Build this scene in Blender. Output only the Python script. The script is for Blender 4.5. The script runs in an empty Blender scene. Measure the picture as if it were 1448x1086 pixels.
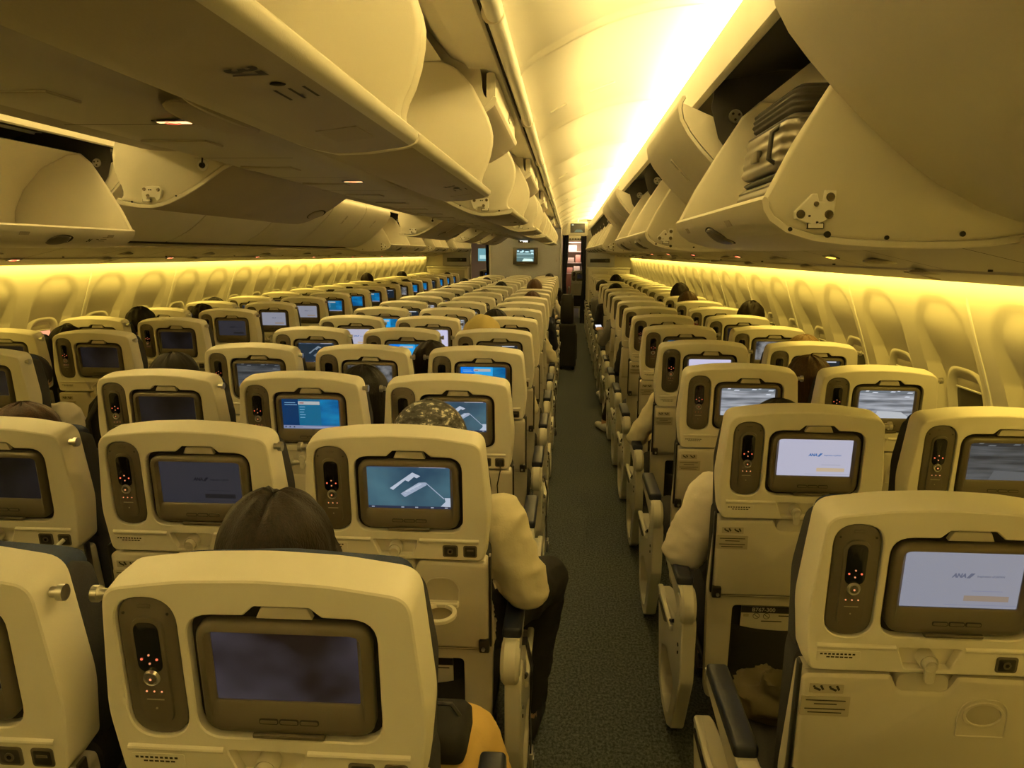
import bpy, bmesh, math, random
from mathutils import Vector, Matrix
random.seed(7)
S = bpy.context.scene
COL = S.collection
PI = math.pi

# ------------------------------------------------------------------ materials
def mat(name, col, rough=.5, metal=0, bump=0, bscale=200, noise=0, nscale=6, spec=.5, stretch=None, emit=None, es=1, sheen=0):
    m = bpy.data.materials.new(name); m.use_nodes = True
    nt = m.node_tree; b = nt.nodes['Principled BSDF']
    b.inputs['Base Color'].default_value = (*col, 1)
    b.inputs['Roughness'].default_value = rough
    b.inputs['Metallic'].default_value = metal
    b.inputs['Specular IOR Level'].default_value = spec
    if sheen: b.inputs['Sheen Weight'].default_value = sheen
    if emit:
        b.inputs['Emission Color'].default_value = (*emit, 1); b.inputs['Emission Strength'].default_value = es
    if bump or noise:
        tc = nt.nodes.new('ShaderNodeTexCoord'); mp = nt.nodes.new('ShaderNodeMapping')
        nt.links.new(tc.outputs['Object'], mp.inputs['Vector'])
        if stretch: mp.inputs['Scale'].default_value = stretch
    if noise:
        n = nt.nodes.new('ShaderNodeTexNoise'); n.inputs['Scale'].default_value = nscale; n.inputs['Detail'].default_value = 4
        nt.links.new(mp.outputs[0], n.inputs['Vector'])
        r = nt.nodes.new('ShaderNodeValToRGB')
        r.color_ramp.elements[0].position = .3; r.color_ramp.elements[1].position = .7
        r.color_ramp.elements[0].color = (*[c*(1-noise) for c in col], 1)
        r.color_ramp.elements[1].color = (*[min(1, c*(1+noise)) for c in col], 1)
        nt.links.new(n.outputs['Fac'], r.inputs[0]); nt.links.new(r.outputs[0], b.inputs['Base Color'])
    if bump:
        n2 = nt.nodes.new('ShaderNodeTexNoise'); n2.inputs['Scale'].default_value = bscale; n2.inputs['Detail'].default_value = 2
        nt.links.new(mp.outputs[0], n2.inputs['Vector'])
        bp = nt.nodes.new('ShaderNodeBump'); bp.inputs['Strength'].default_value = bump; bp.inputs['Distance'].default_value = .002
        nt.links.new(n2.outputs['Fac'], bp.inputs['Height']); nt.links.new(bp.outputs[0], b.inputs['Normal'])
    return m

M = {}
M['cream'] = mat('cream_plastic', (.78, .74, .64), .42, bump=.12, bscale=700, noise=.03, nscale=5)
M['tray'] = mat('tray_plastic', (.55, .51, .425), .45, bump=.08, bscale=600, noise=.03)
M['taupe'] = mat('taupe_plastic', (.112, .096, .070), .38, bump=.1, bscale=900)
M['dark'] = mat('black_plastic', (.018, .016, .013), .35)
M['gloss'] = mat('black_glass', (.008, .008, .009), .12)
M['navy'] = mat('navy_leather', (.012, .016, .035), .4, bump=.1, bscale=300)
M['fabric'] = mat('seat_fabric', (.022, .021, .024), .9, bump=.5, bscale=900, noise=.3, nscale=300)
M['blue'] = mat('blue_fabric', (.018, .030, .075), .9, bump=.4, bscale=800, noise=.2, nscale=200)
M['metal'] = mat('brushed_metal', (.6, .58, .53), .3, 1)
M['bolt'] = mat('dark_bolt', (.22, .19, .13), .3, 1)
M['frame'] = mat('frame_enamel', (.62, .59, .50), .4, bump=.05)
M['mesh'] = mat('pocket_mesh', (.012, .011, .010), .85, bump=.4, bscale=900)
M['bin'] = mat('bin_laminate', (.74, .70, .60), .45, bump=.1, bscale=500, noise=.02)
M['binface'] = mat('bin_face', (.70, .66, .57), .5, bump=.12, bscale=350, noise=.02)
M['under'] = mat('bin_underside', (.40, .35, .27), .55, bump=.12, bscale=350, noise=.03)  # darker than the bin laminate: underside shade is put into the colour
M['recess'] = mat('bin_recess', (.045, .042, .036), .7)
M['psu'] = mat('service_panel', (.50, .46, .37), .5, bump=.08)
M['seam'] = mat('seam_gap', (.02, .018, .014), .8)
M['ceil'] = mat('ceiling_panel', (.82, .79, .71), .55, bump=.03, bscale=200)
M['wall'] = mat('side_wall', (.80, .76, .65), .55, bump=.05, bscale=400)
M['white'] = mat('white_trim', (.88, .86, .80), .35)
M['grey'] = mat('bulkhead_cloth', (.41, .41, .47), .85, bump=.3, bscale=300, noise=.05, nscale=60)
M['curtain'] = mat('curtain_cloth', (.012, .016, .032), .9, bump=.3)
M['label'] = mat('label_plate', (.42, .38, .29), .5)
M['ink'] = mat('dark_ink', (.03, .026, .02), .6)
M['paper'] = mat('card_paper', (.6, .57, .5), .5)
M['blank'] = mat('window_pane', (.05, .045, .035), .2)
M['shade'] = mat('window_shade', (.45, .41, .33), .5)

def emis(name, col, s=1):
    m = bpy.data.materials.new(name); m.use_nodes = True; nt = m.node_tree
    b = nt.nodes['Principled BSDF']
    b.inputs['Base Color'].default_value = (.01, .01, .012, 1); b.inputs['Roughness'].default_value = .25
    b.inputs['Emission Color'].default_value = (*col, 1); b.inputs['Emission Strength'].default_value = s
    return m

# carpet
def carpet():
    m = mat('aisle_carpet', (.05, .05, .045), .95)
    nt = m.node_tree; b = nt.nodes['Principled BSDF']
    tc = nt.nodes.new('ShaderNodeTexCoord')
    mp = nt.nodes.new('ShaderNodeMapping'); mp.inputs['Scale'].default_value = (1.6, 1, 1)
    nt.links.new(tc.outputs['Object'], mp.inputs['Vector'])
    n = nt.nodes.new('ShaderNodeTexNoise'); n.inputs['Scale'].default_value = 70; n.inputs['Detail'].default_value = 5; n.inputs['Roughness'].default_value = .7
    nt.links.new(mp.outputs[0], n.inputs['Vector'])
    r = nt.nodes.new('ShaderNodeValToRGB')
    e = r.color_ramp.elements
    e[0].position = .40; e[0].color = (.020, .027, .030, 1)
    e[1].position = .62; e[1].color = (.108, .124, .130, 1)
    nt.links.new(n.outputs['Fac'], r.inputs[0]); nt.links.new(r.outputs[0], b.inputs['Base Color'])
    bp = nt.nodes.new('ShaderNodeBump'); bp.inputs['Strength'].default_value = .6; bp.inputs['Distance'].default_value = .004
    nt.links.new(n.outputs['Fac'], bp.inputs['Height']); nt.links.new(bp.outputs[0], b.inputs['Normal'])
    return m
M['carpet'] = carpet()

# ------------------------------------------------------------------ mesh helper
class MB:
    def __init__(s):
        s.bm = bmesh.new(); s.mats = []
    def mi(s, m):
        if m not in s.mats: s.mats.append(m)
        return s.mats.index(m)
    def _paint(s, faces, m):
        i = s.mi(m)
        for f in faces: f.material_index = i
    def box(s, c, d, m, bev=0, seg=2, rot=None):
        r = bmesh.ops.create_cube(s.bm, size=1)
        vs = r['verts']
        for v in vs:
            v.co = Vector((v.co.x*d[0], v.co.y*d[1], v.co.z*d[2]))
        fs = list({f for v in vs for f in v.link_faces})
        if bev:
            es = list({e for v in vs for e in v.link_edges})
            b = bmesh.ops.bevel(s.bm, geom=es, offset=bev, segments=seg, profile=.5, affect='EDGES')
            fs = list({f for f in b['faces']} | {f for f in fs if f.is_valid})
            vs = list({v for f in fs for v in f.verts})
        for v in vs:
            if rot is not None: v.co = rot @ v.co
            v.co += Vector(c)
        s._paint(fs, m); return fs
    def loops(s, rings, m, cap0=True, cap1=True, closed=True):
        """rings: lists of points with the same count, joined by quads."""
        R = [[s.bm.verts.new(p) for p in r] for r in rings]
        n = len(R[0]); fs = []
        for a, b in zip(R, R[1:]):
            for i in range(n if closed else n-1):
                j = (i+1) % n
                try: fs.append(s.bm.faces.new((a[i], a[j], b[j], b[i])))
                except ValueError: pass
        if cap0 and n > 2: fs.append(s.bm.faces.new(R[0]))
        if cap1 and n > 2: fs.append(s.bm.faces.new(R[-1][::-1]))
        s._paint(fs, m); return R
    def tube(s, path, r, m, n=10, cap=True):
        pts = [Vector(p) for p in path]; rings = []
        up = Vector((0, 0, 1)); prev = None
        for i, p in enumerate(pts):
            t = (pts[min(i+1, len(pts)-1)]-pts[max(i-1, 0)]).normalized()
            if prev is None:
                a = t.cross(up)
                if a.length < 1e-3: a = t.cross(Vector((1, 0, 0)))
            else:
                a = prev - t*prev.dot(t)
            a.normalize(); prev = a; b = t.cross(a)
            rr = r[i] if isinstance(r, (list, tuple)) else r
            rings.append([p + a*math.cos(k*2*PI/n)*rr + b*math.sin(k*2*PI/n)*rr for k in range(n)])
        s.loops(rings, m, cap, cap)
    def disc(s, c, r, h, m, axis='Y', n=20, r2=None):
        A = {'X': ((0, 1, 0), (0, 0, 1), (1, 0, 0)), 'Y': ((1, 0, 0), (0, 0, 1), (0, 1, 0)), 'Z': ((1, 0, 0), (0, 1, 0), (0, 0, 1))}[axis]
        u, w, d = map(Vector, A); c = Vector(c); r2 = r if r2 is None else r2
        f = lambda rr, o: [c + u*rr*math.cos(k*2*PI/n) + w*rr*math.sin(k*2*PI/n) + d*o for k in range(n)]
        e = min(.15*r, .25*abs(h))
        s.loops([f(r-e, 0), f(r, e), f(r2, h-e), f(r2-e, h)], m)
    def plate(s, outline, loops, m, holes=(), hm=None, hd=.012, capback=True, floor=None):
        """outline in (x, v); loops [(d, inset)]; holes cut in the first face with walls of depth hd; d runs along +y, v along z."""
        def ring(o, d, ins): return [(x, d, v) for x, v in offset(o, ins)]
        R = s.loops([ring(outline, d, i) for d, i in loops], m, cap0=not holes, cap1=capback)
        if holes:
            d0 = loops[0][0]
            es = []
            def edges(vs):
                out = []
                for i in range(len(vs)):
                    e = s.bm.edges.get((vs[i], vs[(i+1) % len(vs)]))
                    out.append(e if e else s.bm.edges.new((vs[i], vs[(i+1) % len(vs)])))
                return out
            es += edges(R[0])
            H = []
            for h in holes:
                hh = [offset(h, -.002), h, h]
                dd = [d0, d0+.002, d0+hd]
                rr = s.loops([[(x, dd[k], v) for x, v in hh[k]] for k in range(3)], hm or m, False, False)
                es += edges(rr[0]); H.append(rr)
            r = bmesh.ops.triangle_fill(s.bm, edges=es, use_beauty=True, use_dissolve=False)
            s._paint([g for g in r['geom'] if isinstance(g, bmesh.types.BMFace)], m)
            if floor:
                for h in holes:
                    f = s.bm.faces.new([s.bm.verts.new((x, d0+hd, v)) for x, v in h]); s._paint([f], floor)
        return R
    def quad(s, pts, m):
        f = s.bm.faces.new([s.bm.verts.new(p) for p in pts]); s._paint([f], m); return f
    def sphere(s, c, r, m, seg=16, ring=10):
        rr = bmesh.ops.create_uvsphere(s.bm, u_segments=seg, v_segments=ring, radius=1)
        r = r if isinstance(r, (tuple, list)) else (r, r, r)
        for v in rr['verts']: v.co = Vector((v.co.x*r[0]+c[0], v.co.y*r[1]+c[1], v.co.z*r[2]+c[2]))
        s._paint(list({f for v in rr['verts'] for f in v.link_faces}), m)
    def text(s, body, size, place, m, align='CENTER', bold=0):
        cu = bpy.data.curves.new('t', 'FONT'); cu.body = body; cu.size = size; cu.align_x = align; cu.align_y = 'CENTER'
        cu.offset = bold
        cu.resolution_u = 3
        o = bpy.data.objects.new('t', cu); COL.objects.link(o)
        dg = bpy.context.evaluated_depsgraph_get()
        me = bpy.data.meshes.new_from_object(o.evaluated_get(dg))
        n0 = len(s.bm.verts); f0 = len(s.bm.faces)
        s.bm.from_mesh(me)
        s.bm.verts.ensure_lookup_table(); s.bm.faces.ensure_lookup_table()
        for v in s.bm.verts[n0:]: v.co = Vector(place(v.co.x, v.co.y))
        s._paint(s.bm.faces[f0:], m)
        bpy.data.objects.remove(o); bpy.data.curves.remove(cu); bpy.data.meshes.remove(me)
    def xf(s, mtx):
        bmesh.ops.transform(s.bm, matrix=mtx, verts=s.bm.verts); return s
    def mesh(s, name, smooth=32, recalc=True):
        if recalc: bmesh.ops.recalc_face_normals(s.bm, faces=s.bm.faces)
        me = bpy.data.meshes.new(name); s.bm.to_mesh(me); s.bm.free()
        for m in s.mats: me.materials.append(m)
        if smooth:
            me.shade_smooth(); me.set_sharp_from_angle(angle=math.radians(smooth))
        return me

def offset(o, d):
    if not d: return list(o)
    n = len(o); out = []
    area = sum(o[i][0]*o[(i+1) % n][1]-o[(i+1) % n][0]*o[i][1] for i in range(n))
    sg = 1 if area > 0 else -1
    for i in range(n):
        a = Vector(o[i-1]); b = Vector(o[i]); c = Vector(o[(i+1) % n])
        t = (b-a).normalized() + (c-b).normalized()
        if t.length < 1e-6: t = c-b
        t.normalize()
        out.append((b.x - sg*t.y*d, b.y + sg*t.x*d))
    return out
def rpoly(pts, seg=5):
    """pts: (x, v, radius) → rounded outline"""
    out = []; n = len(pts)
    for i in range(n):
        p = Vector(pts[i][:2]); r = pts[i][2]
        a = (Vector(pts[i-1][:2])-p); b = (Vector(pts[(i+1) % n][:2])-p)
        if r <= 0: out.append(tuple(p)); continue
        ang = a.angle(b); t = min(r/math.tan(ang/2), a.length*.49, b.length*.49)
        p0 = p+a.normalized()*t; p1 = p+b.normalized()*t
        for k in range(seg+1):
            u = k/seg
            out.append(tuple(p0*(1-u)**2 + p*2*u*(1-u) + p1*u*u))
    return out
def rrect(x0, x1, v0, v1, r, seg=5):
    return rpoly([(x0, v0, r), (x1, v0, r), (x1, v1, r), (x0, v1, r)], seg)

# ------------------------------------------------------------------ object helpers
def obj(name, me, parent=None, loc=None):
    o = bpy.data.objects.new(name, me); COL.objects.link(o)
    if parent is not None: o.parent = parent
    if loc is not None: o.location = loc
    return o
def tag(o, label, cat, group=None, kind=None):
    o['label'] = label; o['category'] = cat
    if group: o['group'] = group
    if kind: o['kind'] = kind
    return o
def thing(name, label, cat, loc=(0, 0, 0), group=None):
    o = obj(name, None, None, loc); o.empty_display_size = .1
    return tag(o, label, cat, group)
def struct(name, me, parent=None, loc=None):
    o = obj(name, me, parent, loc)
    if parent is None: o['kind'] = 'structure'
    return o
ORD = ['zeroth', 'first', 'second', 'third', 'fourth', 'fifth', 'sixth', 'seventh', 'eighth', 'ninth', 'tenth', 'eleventh', 'twelfth',
       'thirteenth', 'fourteenth', 'fifteenth', 'sixteenth', 'seventeenth', 'eighteenth', 'nineteenth', 'twentieth']

# ------------------------------------------------------------------ camera (solved from the photograph)
cam = bpy.data.cameras.new('camera'); co = bpy.data.objects.new('camera', cam); COL.objects.link(co)
yaw, pitch, roll = -.0672, -.1577, .0057
cy, sy, cp, sp = math.cos(yaw), math.sin(yaw), math.cos(pitch), math.sin(pitch)
F = Vector((sy*cp, cy*cp, sp)); Rv = Vector((cy, -sy, 0)); U = Rv.cross(F)
R2 = Rv*math.cos(roll)+U*math.sin(roll); U2 = U*math.cos(roll)-Rv*math.sin(roll)
co.matrix_world = Matrix(((R2.x, U2.x, -F.x, .9051), (R2.y, U2.y, -F.y, -.9957), (R2.z, U2.z, -F.z, 1.5668), (0, 0, 0, 1)))
cam.sensor_width = 36; cam.lens = 1163/1448*36; cam.clip_start = .02
S.camera = co
def atx(px, py, X):
    d = R2*((px-724)/1163)+U2*((543-py)/1163)+F; c = co.matrix_world.translation
    return c+d*((X-c.x)/d.x)
def aty(px, py, Y):
    d = R2*((px-724)/1163)+U2*((543-py)/1163)+F; c = co.matrix_world.translation
    return c+d*((Y-c.y)/d.y)

Y0, Y1 = -2.2, 17.6   # cabin rear and front
# ================================================================== SETTING
def setting():
    b = MB(); b.box((0, 11, -.05), (5.2, 28, .1), M['carpet']); struct('floor', b.mesh('floor', 0))
    # ceilings of the two aisles, with ribs
    prof = [(.752, 2.098), (.765, 2.115), (.80, 2.143), (.86, 2.176), (.92, 2.207), (1.0, 2.243), (1.08, 2.268), (1.15, 2.283), (1.22, 2.292),
            (1.30, 2.297), (1.40, 2.296), (1.5, 2.285), (1.6, 2.255), (1.68, 2.2), (1.73, 2.13)]
    for sg, nm in ((1, 'ceiling_right'), (-1, 'ceiling_left')):
        b = MB()
        ys = []
        y = -2.1
        seams = [1.55+1.5*k for k in range(-2, 12)]
        rows = [Y0]
        for s_ in seams:
            if Y0 < s_ < Y1: rows += [s_-.02, s_-.008, s_, s_+.008, s_+.02]
        rows += [Y0+.12*i for i in range(1, int((Y1-Y0)/.12))]; rows.append(Y1); rows = sorted(set(round(r, 4) for r in rows))
        rings = []
        for y in rows:
            dz = 0
            for s_ in seams:
                t = abs(y-s_)
                if t < .004: dz = -.018
                elif t < .012: dz = -.014
            ph = ((y-1.55) % 1.5)/1.5
            bl = .021*math.sin(PI*ph)**.8
            rings.append([(sg*x, y, z+dz+bl*math.sin(PI*min(1, (i)/12))) for i, (x, z) in enumerate(prof)])
        b.loops(rings, M['ceil'], False, False, closed=False)
        ce = struct(nm, b.mesh(nm, 60))
        # access-panel finger slots
        h = MB()
        fr = [(x, 0, v) for x, v in rrect(-.055, .055, -.012, .012, .005)]
        h.plate(rrect(-.055, .055, -.013, .013, .006), [(0, .003), (.004, 0), (.008, 0)], M['ceil'], holes=[rrect(-.045, .045, -.007, .007, .003)], hm=M['psu'], floor=M['psu'], hd=.006)
        # plate faces -y; turn it to face down
        h.xf(Matrix.Rotation(-PI/2, 4, 'X'))
        hm = h.mesh('finger_slot')
        for k in range(6):
            y = 2.55+3*k
            if y > Y1-1: break
            for xx, zz, ry in ((1.03, 2.247, -.36), (.85, 2.163, -.5)):
                o = obj('finger_slot', hm, ce, (sg*xx, y, zz)); o.rotation_euler = (0, ry*sg, 0)
                if xx < 1: o.scale = (.7, 1, 1)
    # side walls with scalloped window bays
    wp = [(2.10, 1.62), (2.22, 1.575), (2.268, 1.52), (2.258, 1.45), (2.304, 1.30), (2.355, 1.15), (2.386, 1.05), (2.41, .9), (2.42, .75), (2.41, .55), (2.37, .3), (2.31, .1), (2.27, -.01)]
    def wx(z):
        for (x0, z0), (x1, z1) in zip(wp, wp[1:]):
            if z0 >= z >= z1: return x0+(x1-x0)*(z0-z)/(z0-z1)
        return wp[-1][0]
    YW = 1.93
    def sstep(a, b_, t):
        t = max(0, min(1, (t-a)/(b_-a))); return t*t*(3-2*t)
    def depth(y, z):
        k = (y-YW) % .6 - .27
        # rounded-top bay
        hw = .215
        top = 1.415
        r = .17
        ax = abs(k)
        d1 = hw-ax
        if z > top-r and ax > hw-r:
            d1 = r-math.hypot(ax-(hw-r), z-(top-r))
        else:
            d1 = min(d1, top-z)
        m = sstep(0, .022, d1)
        return m*(.012+.046*sstep(1.33, 1.06, z))
    for sg, nm in ((1, 'wall_right'), (-1, 'wall_left')):
        b = MB()
        zs = [1.62, 1.575, 1.52, 1.47]+[1.44-.022*i for i in range(28)]+[.8, .7, .55, .3, .1, -.01]
        off = [-.27+(.6*i/26) for i in range(27)]
        k0 = math.floor((Y0-YW)/.6); k1 = math.ceil((Y1-YW)/.6)
        ys = []
        for k in range(k0, k1):
            ys += [YW+k*.6+.6*i/26 for i in range(26)]
        ys.append(YW+k1*.6)
        ys = [y for y in ys if Y0-.05 <= y <= Y1+.05]
        b.loops([[(sg*(wx(z)+depth(y, z)), y, z) for z in zs] for y in ys], M['wall'], False, False, closed=False)
        w = struct(nm, b.mesh(nm, 60))
        # panel joints: slim bright strips every two windows
        jb = MB()
        for k in range(-3, 14):
            y = YW+1.2*k
            if not (Y0 < y < Y1): continue
            jb.loops([[(sg*(wx(z)-dx), y+dy, z) for dx, dy in ((-.01, -.007), (.004, -.007), (.006, 0), (.004, .007), (-.01, .007))] for z in (1.5, 1.4, 1.3, 1.2, 1.1, 1.0, .8, .5, .1)], M['white'])
        obj('panel_joint', jb.mesh('panel_joint'), w)
        # windows
        fr = MB()
        o = rrect(-.15, .15, -.21, .21, .12, 8); i_ = rrect(-.115, .115, -.175, .165, .09, 8)
        rings = []
        for d, oo in ((.0, offset(o, -.03)), (-.016, o), (-.016, offset(o, .01)), (.003, offset(i_, -.006)), (.008, i_)):
            rings.append([(d, x, v) for x, v in oo])
        fr.loops(rings, M['wall'], False, False)
        # eyebrow above the opening
        fr.tube([(-.006, -.14+.28*t/12, .175+.045*math.sin(PI*t/12)) for t in range(13)], .004, M['wall'], 6)
        frm = fr.mesh('window_frame', 50)
        pn = MB(); pn.loops([[(.0075, x, v) for x, v in i_], [(.0095, x, v) for x, v in offset(i_, .001)]], M['blank']); pnm = pn.mesh('window_pane')
        sh = MB(); sh.box((.004, 0, .146), (.006, .19, .036), M['shade'], .003); sh.box((.001, 0, .126), (.008, .2, .008), M['white'], .003); shm = sh.mesh('window_shade')
        lit = MB(); lit.loops([[(.007, x, v) for x, v in offset(i_, .004)], [(.009, x, v) for x, v in offset(i_, .005)]], emis('outside_light', (1, .42, .22), .9)); litm = lit.mesh('lit_pane')
        wn = 0
        for k in range(-2, 26):
            y = YW+.6*k+.27
            if not (Y0+.2 < y < Y1-.9): continue
            wn += 1
            zc = .94
            o = struct('window_%d' % (wn + (50 if sg < 0 else 0)), frm, None, (sg*(wx(zc)+.046), y, zc))
            ang = math.atan2(wx(1.15)-wx(.8), -.35)
            if sg < 0: o.rotation_euler = (0, -.155, PI)
            else: o.rotation_euler = (0, -.155, 0)
            pm = pnm
            if sg < 0 and abs(y-(YW+.6*3+.27)) < .01: pm = litm
            obj('window_pane', pm, o)
            obj('window_shade', shm, o)
        # lower dado rail/heating vent
        # service panel strip under the side bins
        p = MB()
        a0, a1 = (1.70, 1.588), (2.150, 1.484)
        p.loops([[(sg*x, y, z) for x, z in ((1.70, 1.60), a0, (1.75, 1.577), (1.97, 1.527), (1.975, 1.520), (2.135, 1.485), a1, (2.152, 1.492))] for y in (Y0, Y1)], M['psu'], False, False, closed=False)
        for k in range(-3, 33):   # crosswise joints
            y = .2+.6*k
            if not (Y0 < y < Y1-.3): continue
            p.loops([[(sg*x, y+dy, z-.0012) for x, z in ((1.72, 1.584), (1.97, 1.526), (2.13, 1.488))] for dy in (-.003, .003)], M['seam'], False, False, closed=False)
            if k % 2 == 0:
                # reading-light blisters and vents on every second panel
                for q in range(2):
                    p.sphere((sg*(1.86+.14*q), y+.22, 1.549-.032*q), (.055, .05, .012), M['psu'], 14, 8)
                p.box((sg*2.05, y+.38, 1.503), (.11, .03, .006), M['under'], .002, rot=Matrix.Rotation(sg*.22, 3, 'Y'))
            else:
                p.disc((sg*1.93, y+.3, 1.528), .006, .006, M['dark'], 'Z', 10)
        struct('trim_%d' % (1 if sg > 0 else 2), p.mesh('service_strip', 40))
        # fixed structure of the side bins: valance and dark back
        v = MB()
        v.loops([[(sg*x, y, z) for x, z in ((1.325, 2.072), (1.335, 2.066), (1.35, 2.07), (1.352, 2.19), (1.345, 2.204), (1.332, 2.2), (1.328, 2.14))] for y in (Y0, Y1)], M['binface'])
        v.loops([[(sg*x, y, z) for x, z in ((1.352, 2.145), (1.56, 2.15), (1.72, 2.15))] for y in (Y0, Y1)], M['white'], False, False, closed=False)  # unseen white reflector sheet, added to bounce the cove light
        struct('trim_%d' % (3 if sg > 0 else 4), v.mesh('valance', 60))
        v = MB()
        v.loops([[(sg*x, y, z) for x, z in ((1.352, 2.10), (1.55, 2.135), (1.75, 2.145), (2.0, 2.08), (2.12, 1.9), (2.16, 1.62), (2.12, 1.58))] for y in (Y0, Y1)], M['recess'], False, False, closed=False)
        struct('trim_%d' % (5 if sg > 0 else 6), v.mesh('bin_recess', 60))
        # centre rail on either side of the centre bins
        r = MB()
        r.loops([[(sg*x, y, z) for x, z in ((.40, 2.30), (.56, 2.118), (.60, 2.10), (.61, 2.088), (.696, 2.084), (.70, 2.09), (.70, 2.135))] for y in (Y0, Y1-1.3)], M['bin'], False, False, closed=False)
        r.loops([[(sg*x, y, z) for x, z in ((.697, 2.098), (.718, 2.098))] for y in (Y0, Y1-1.3)], M['seam'], False, False, closed=False)
        r.loops([[(sg*(.734+.021*math.cos(a)), y, 2.088+.024*math.sin(a)) for a in [2*PI*i/16 for i in range(16)]] for y in (Y0, Y1-1.3)], M['white'])
        for k in range(-2, 12):
            y = .9+1.5*k
            r.loops([[(sg*(.731+rr*math.cos(a)), yy, 2.087+rr*math.sin(a)) for a in [2*PI*i/14 for i in range(14)]] for yy, rr in ((y-.004, .024), (y-.003, .0265), (y+.003, .0265), (y+.004, .024))], M['bin'])
        struct('trim_%d' % (7 if sg > 0 else 8), r.mesh('centre_rail', 50))
    # crown over everything so that no light leaks
    c = MB()
    c.loops([[(2.9*math.cos(a), y, .5+2.4*math.sin(a)) for a in [PI*i/20 for i in range(21)]] for y in (Y0-.2, 25)], M['recess'], False, False, closed=False)
    struct('ceiling_crown', c.mesh('crown', 60))
    # centre service strip
    p = MB()
    p.loops([[(x, y, z) for x, z in ((-.20, 1.885), (-.155, 1.84), (-.145, 1.832), (-.07, 1.826), (0, 1.825), (.07, 1.826), (.145, 1.832), (.155, 1.84), (.20, 1.885))] for y in (Y0, 16.2)], M['psu'], False, False, closed=False)
    for k in range(-3, 27):
        y = .1+.6*k
        p.loops([[(x, y+dy, 1.8235) for x in (-.14, .14)] for dy in (-.003, .003)], M['seam'], False, False, closed=False)
        p.box((-.03, y+.3, 1.824), (.16, .1, .006), M['under'], .002)
    struct('trim_9', p.mesh('centre_service_strip', 40))
    # rear wall behind the photographer
    b = MB(); b.box((0, Y0-.05, 1.2), (5.2, .1, 2.6), M['bin']); struct('wall_back', b.mesh('rear', 0))
setting()

# ================================================================== BINS
def rot2(p, c, a):
    x, z = p[0]-c[0], p[1]-c[1]
    return (c[0]+x*math.cos(a)-z*math.sin(a), c[1]+x*math.sin(a)+z*math.cos(a))
SIDE = dict(piv=(1.75, 1.85), ang=-PI/4*.97,
    skin=[(1.246, 1.664), (1.250, 1.645), (1.262, 1.626), (1.292, 1.605), (1.342, 1.590), (1.40, 1.583), (1.466, 1.579), (1.53, 1.578), (1.589, 1.579), (1.65, 1.583), (1.71, 1.592), (1.80, 1.617), (1.86, 1.645)],
    edge=[(1.252, 1.664), (1.30, 1.762), (1.367, 1.875), (1.44, 1.99), (1.492, 2.035)], back=[(1.56, 2.03), (1.70, 1.965), (1.80, 1.86), (1.85, 1.76), (1.858, 1.66)])
CEN = dict(piv=(.15, 1.90), ang=math.radians(28),
    skin=[(.678, 1.744), (.6775, 1.737), (.673, 1.730), (.664, 1.7255), (.655, 1.723), (.60, 1.7155), (.55, 1.714), (.515, 1.721), (.484, 1.731), (.43, 1.755), (.39, 1.777), (.352, 1.80), (.287, 1.845), (.22, 1.875)],
    edge=[(.665, 1.742), (.653, 1.758), (.652, 1.772), (.657, 1.79), (.668, 1.812), (.677, 1.84), (.683, 1.871), (.684, 1.895), (.68, 1.916), (.67, 1.945), (.655, 1.975), (.625, 2.03), (.585, 2.075)], back=[(.54, 2.10), (.30, 2.09), (.21, 1.99), (.20, 1.90)])
bin_cache = {}
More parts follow.
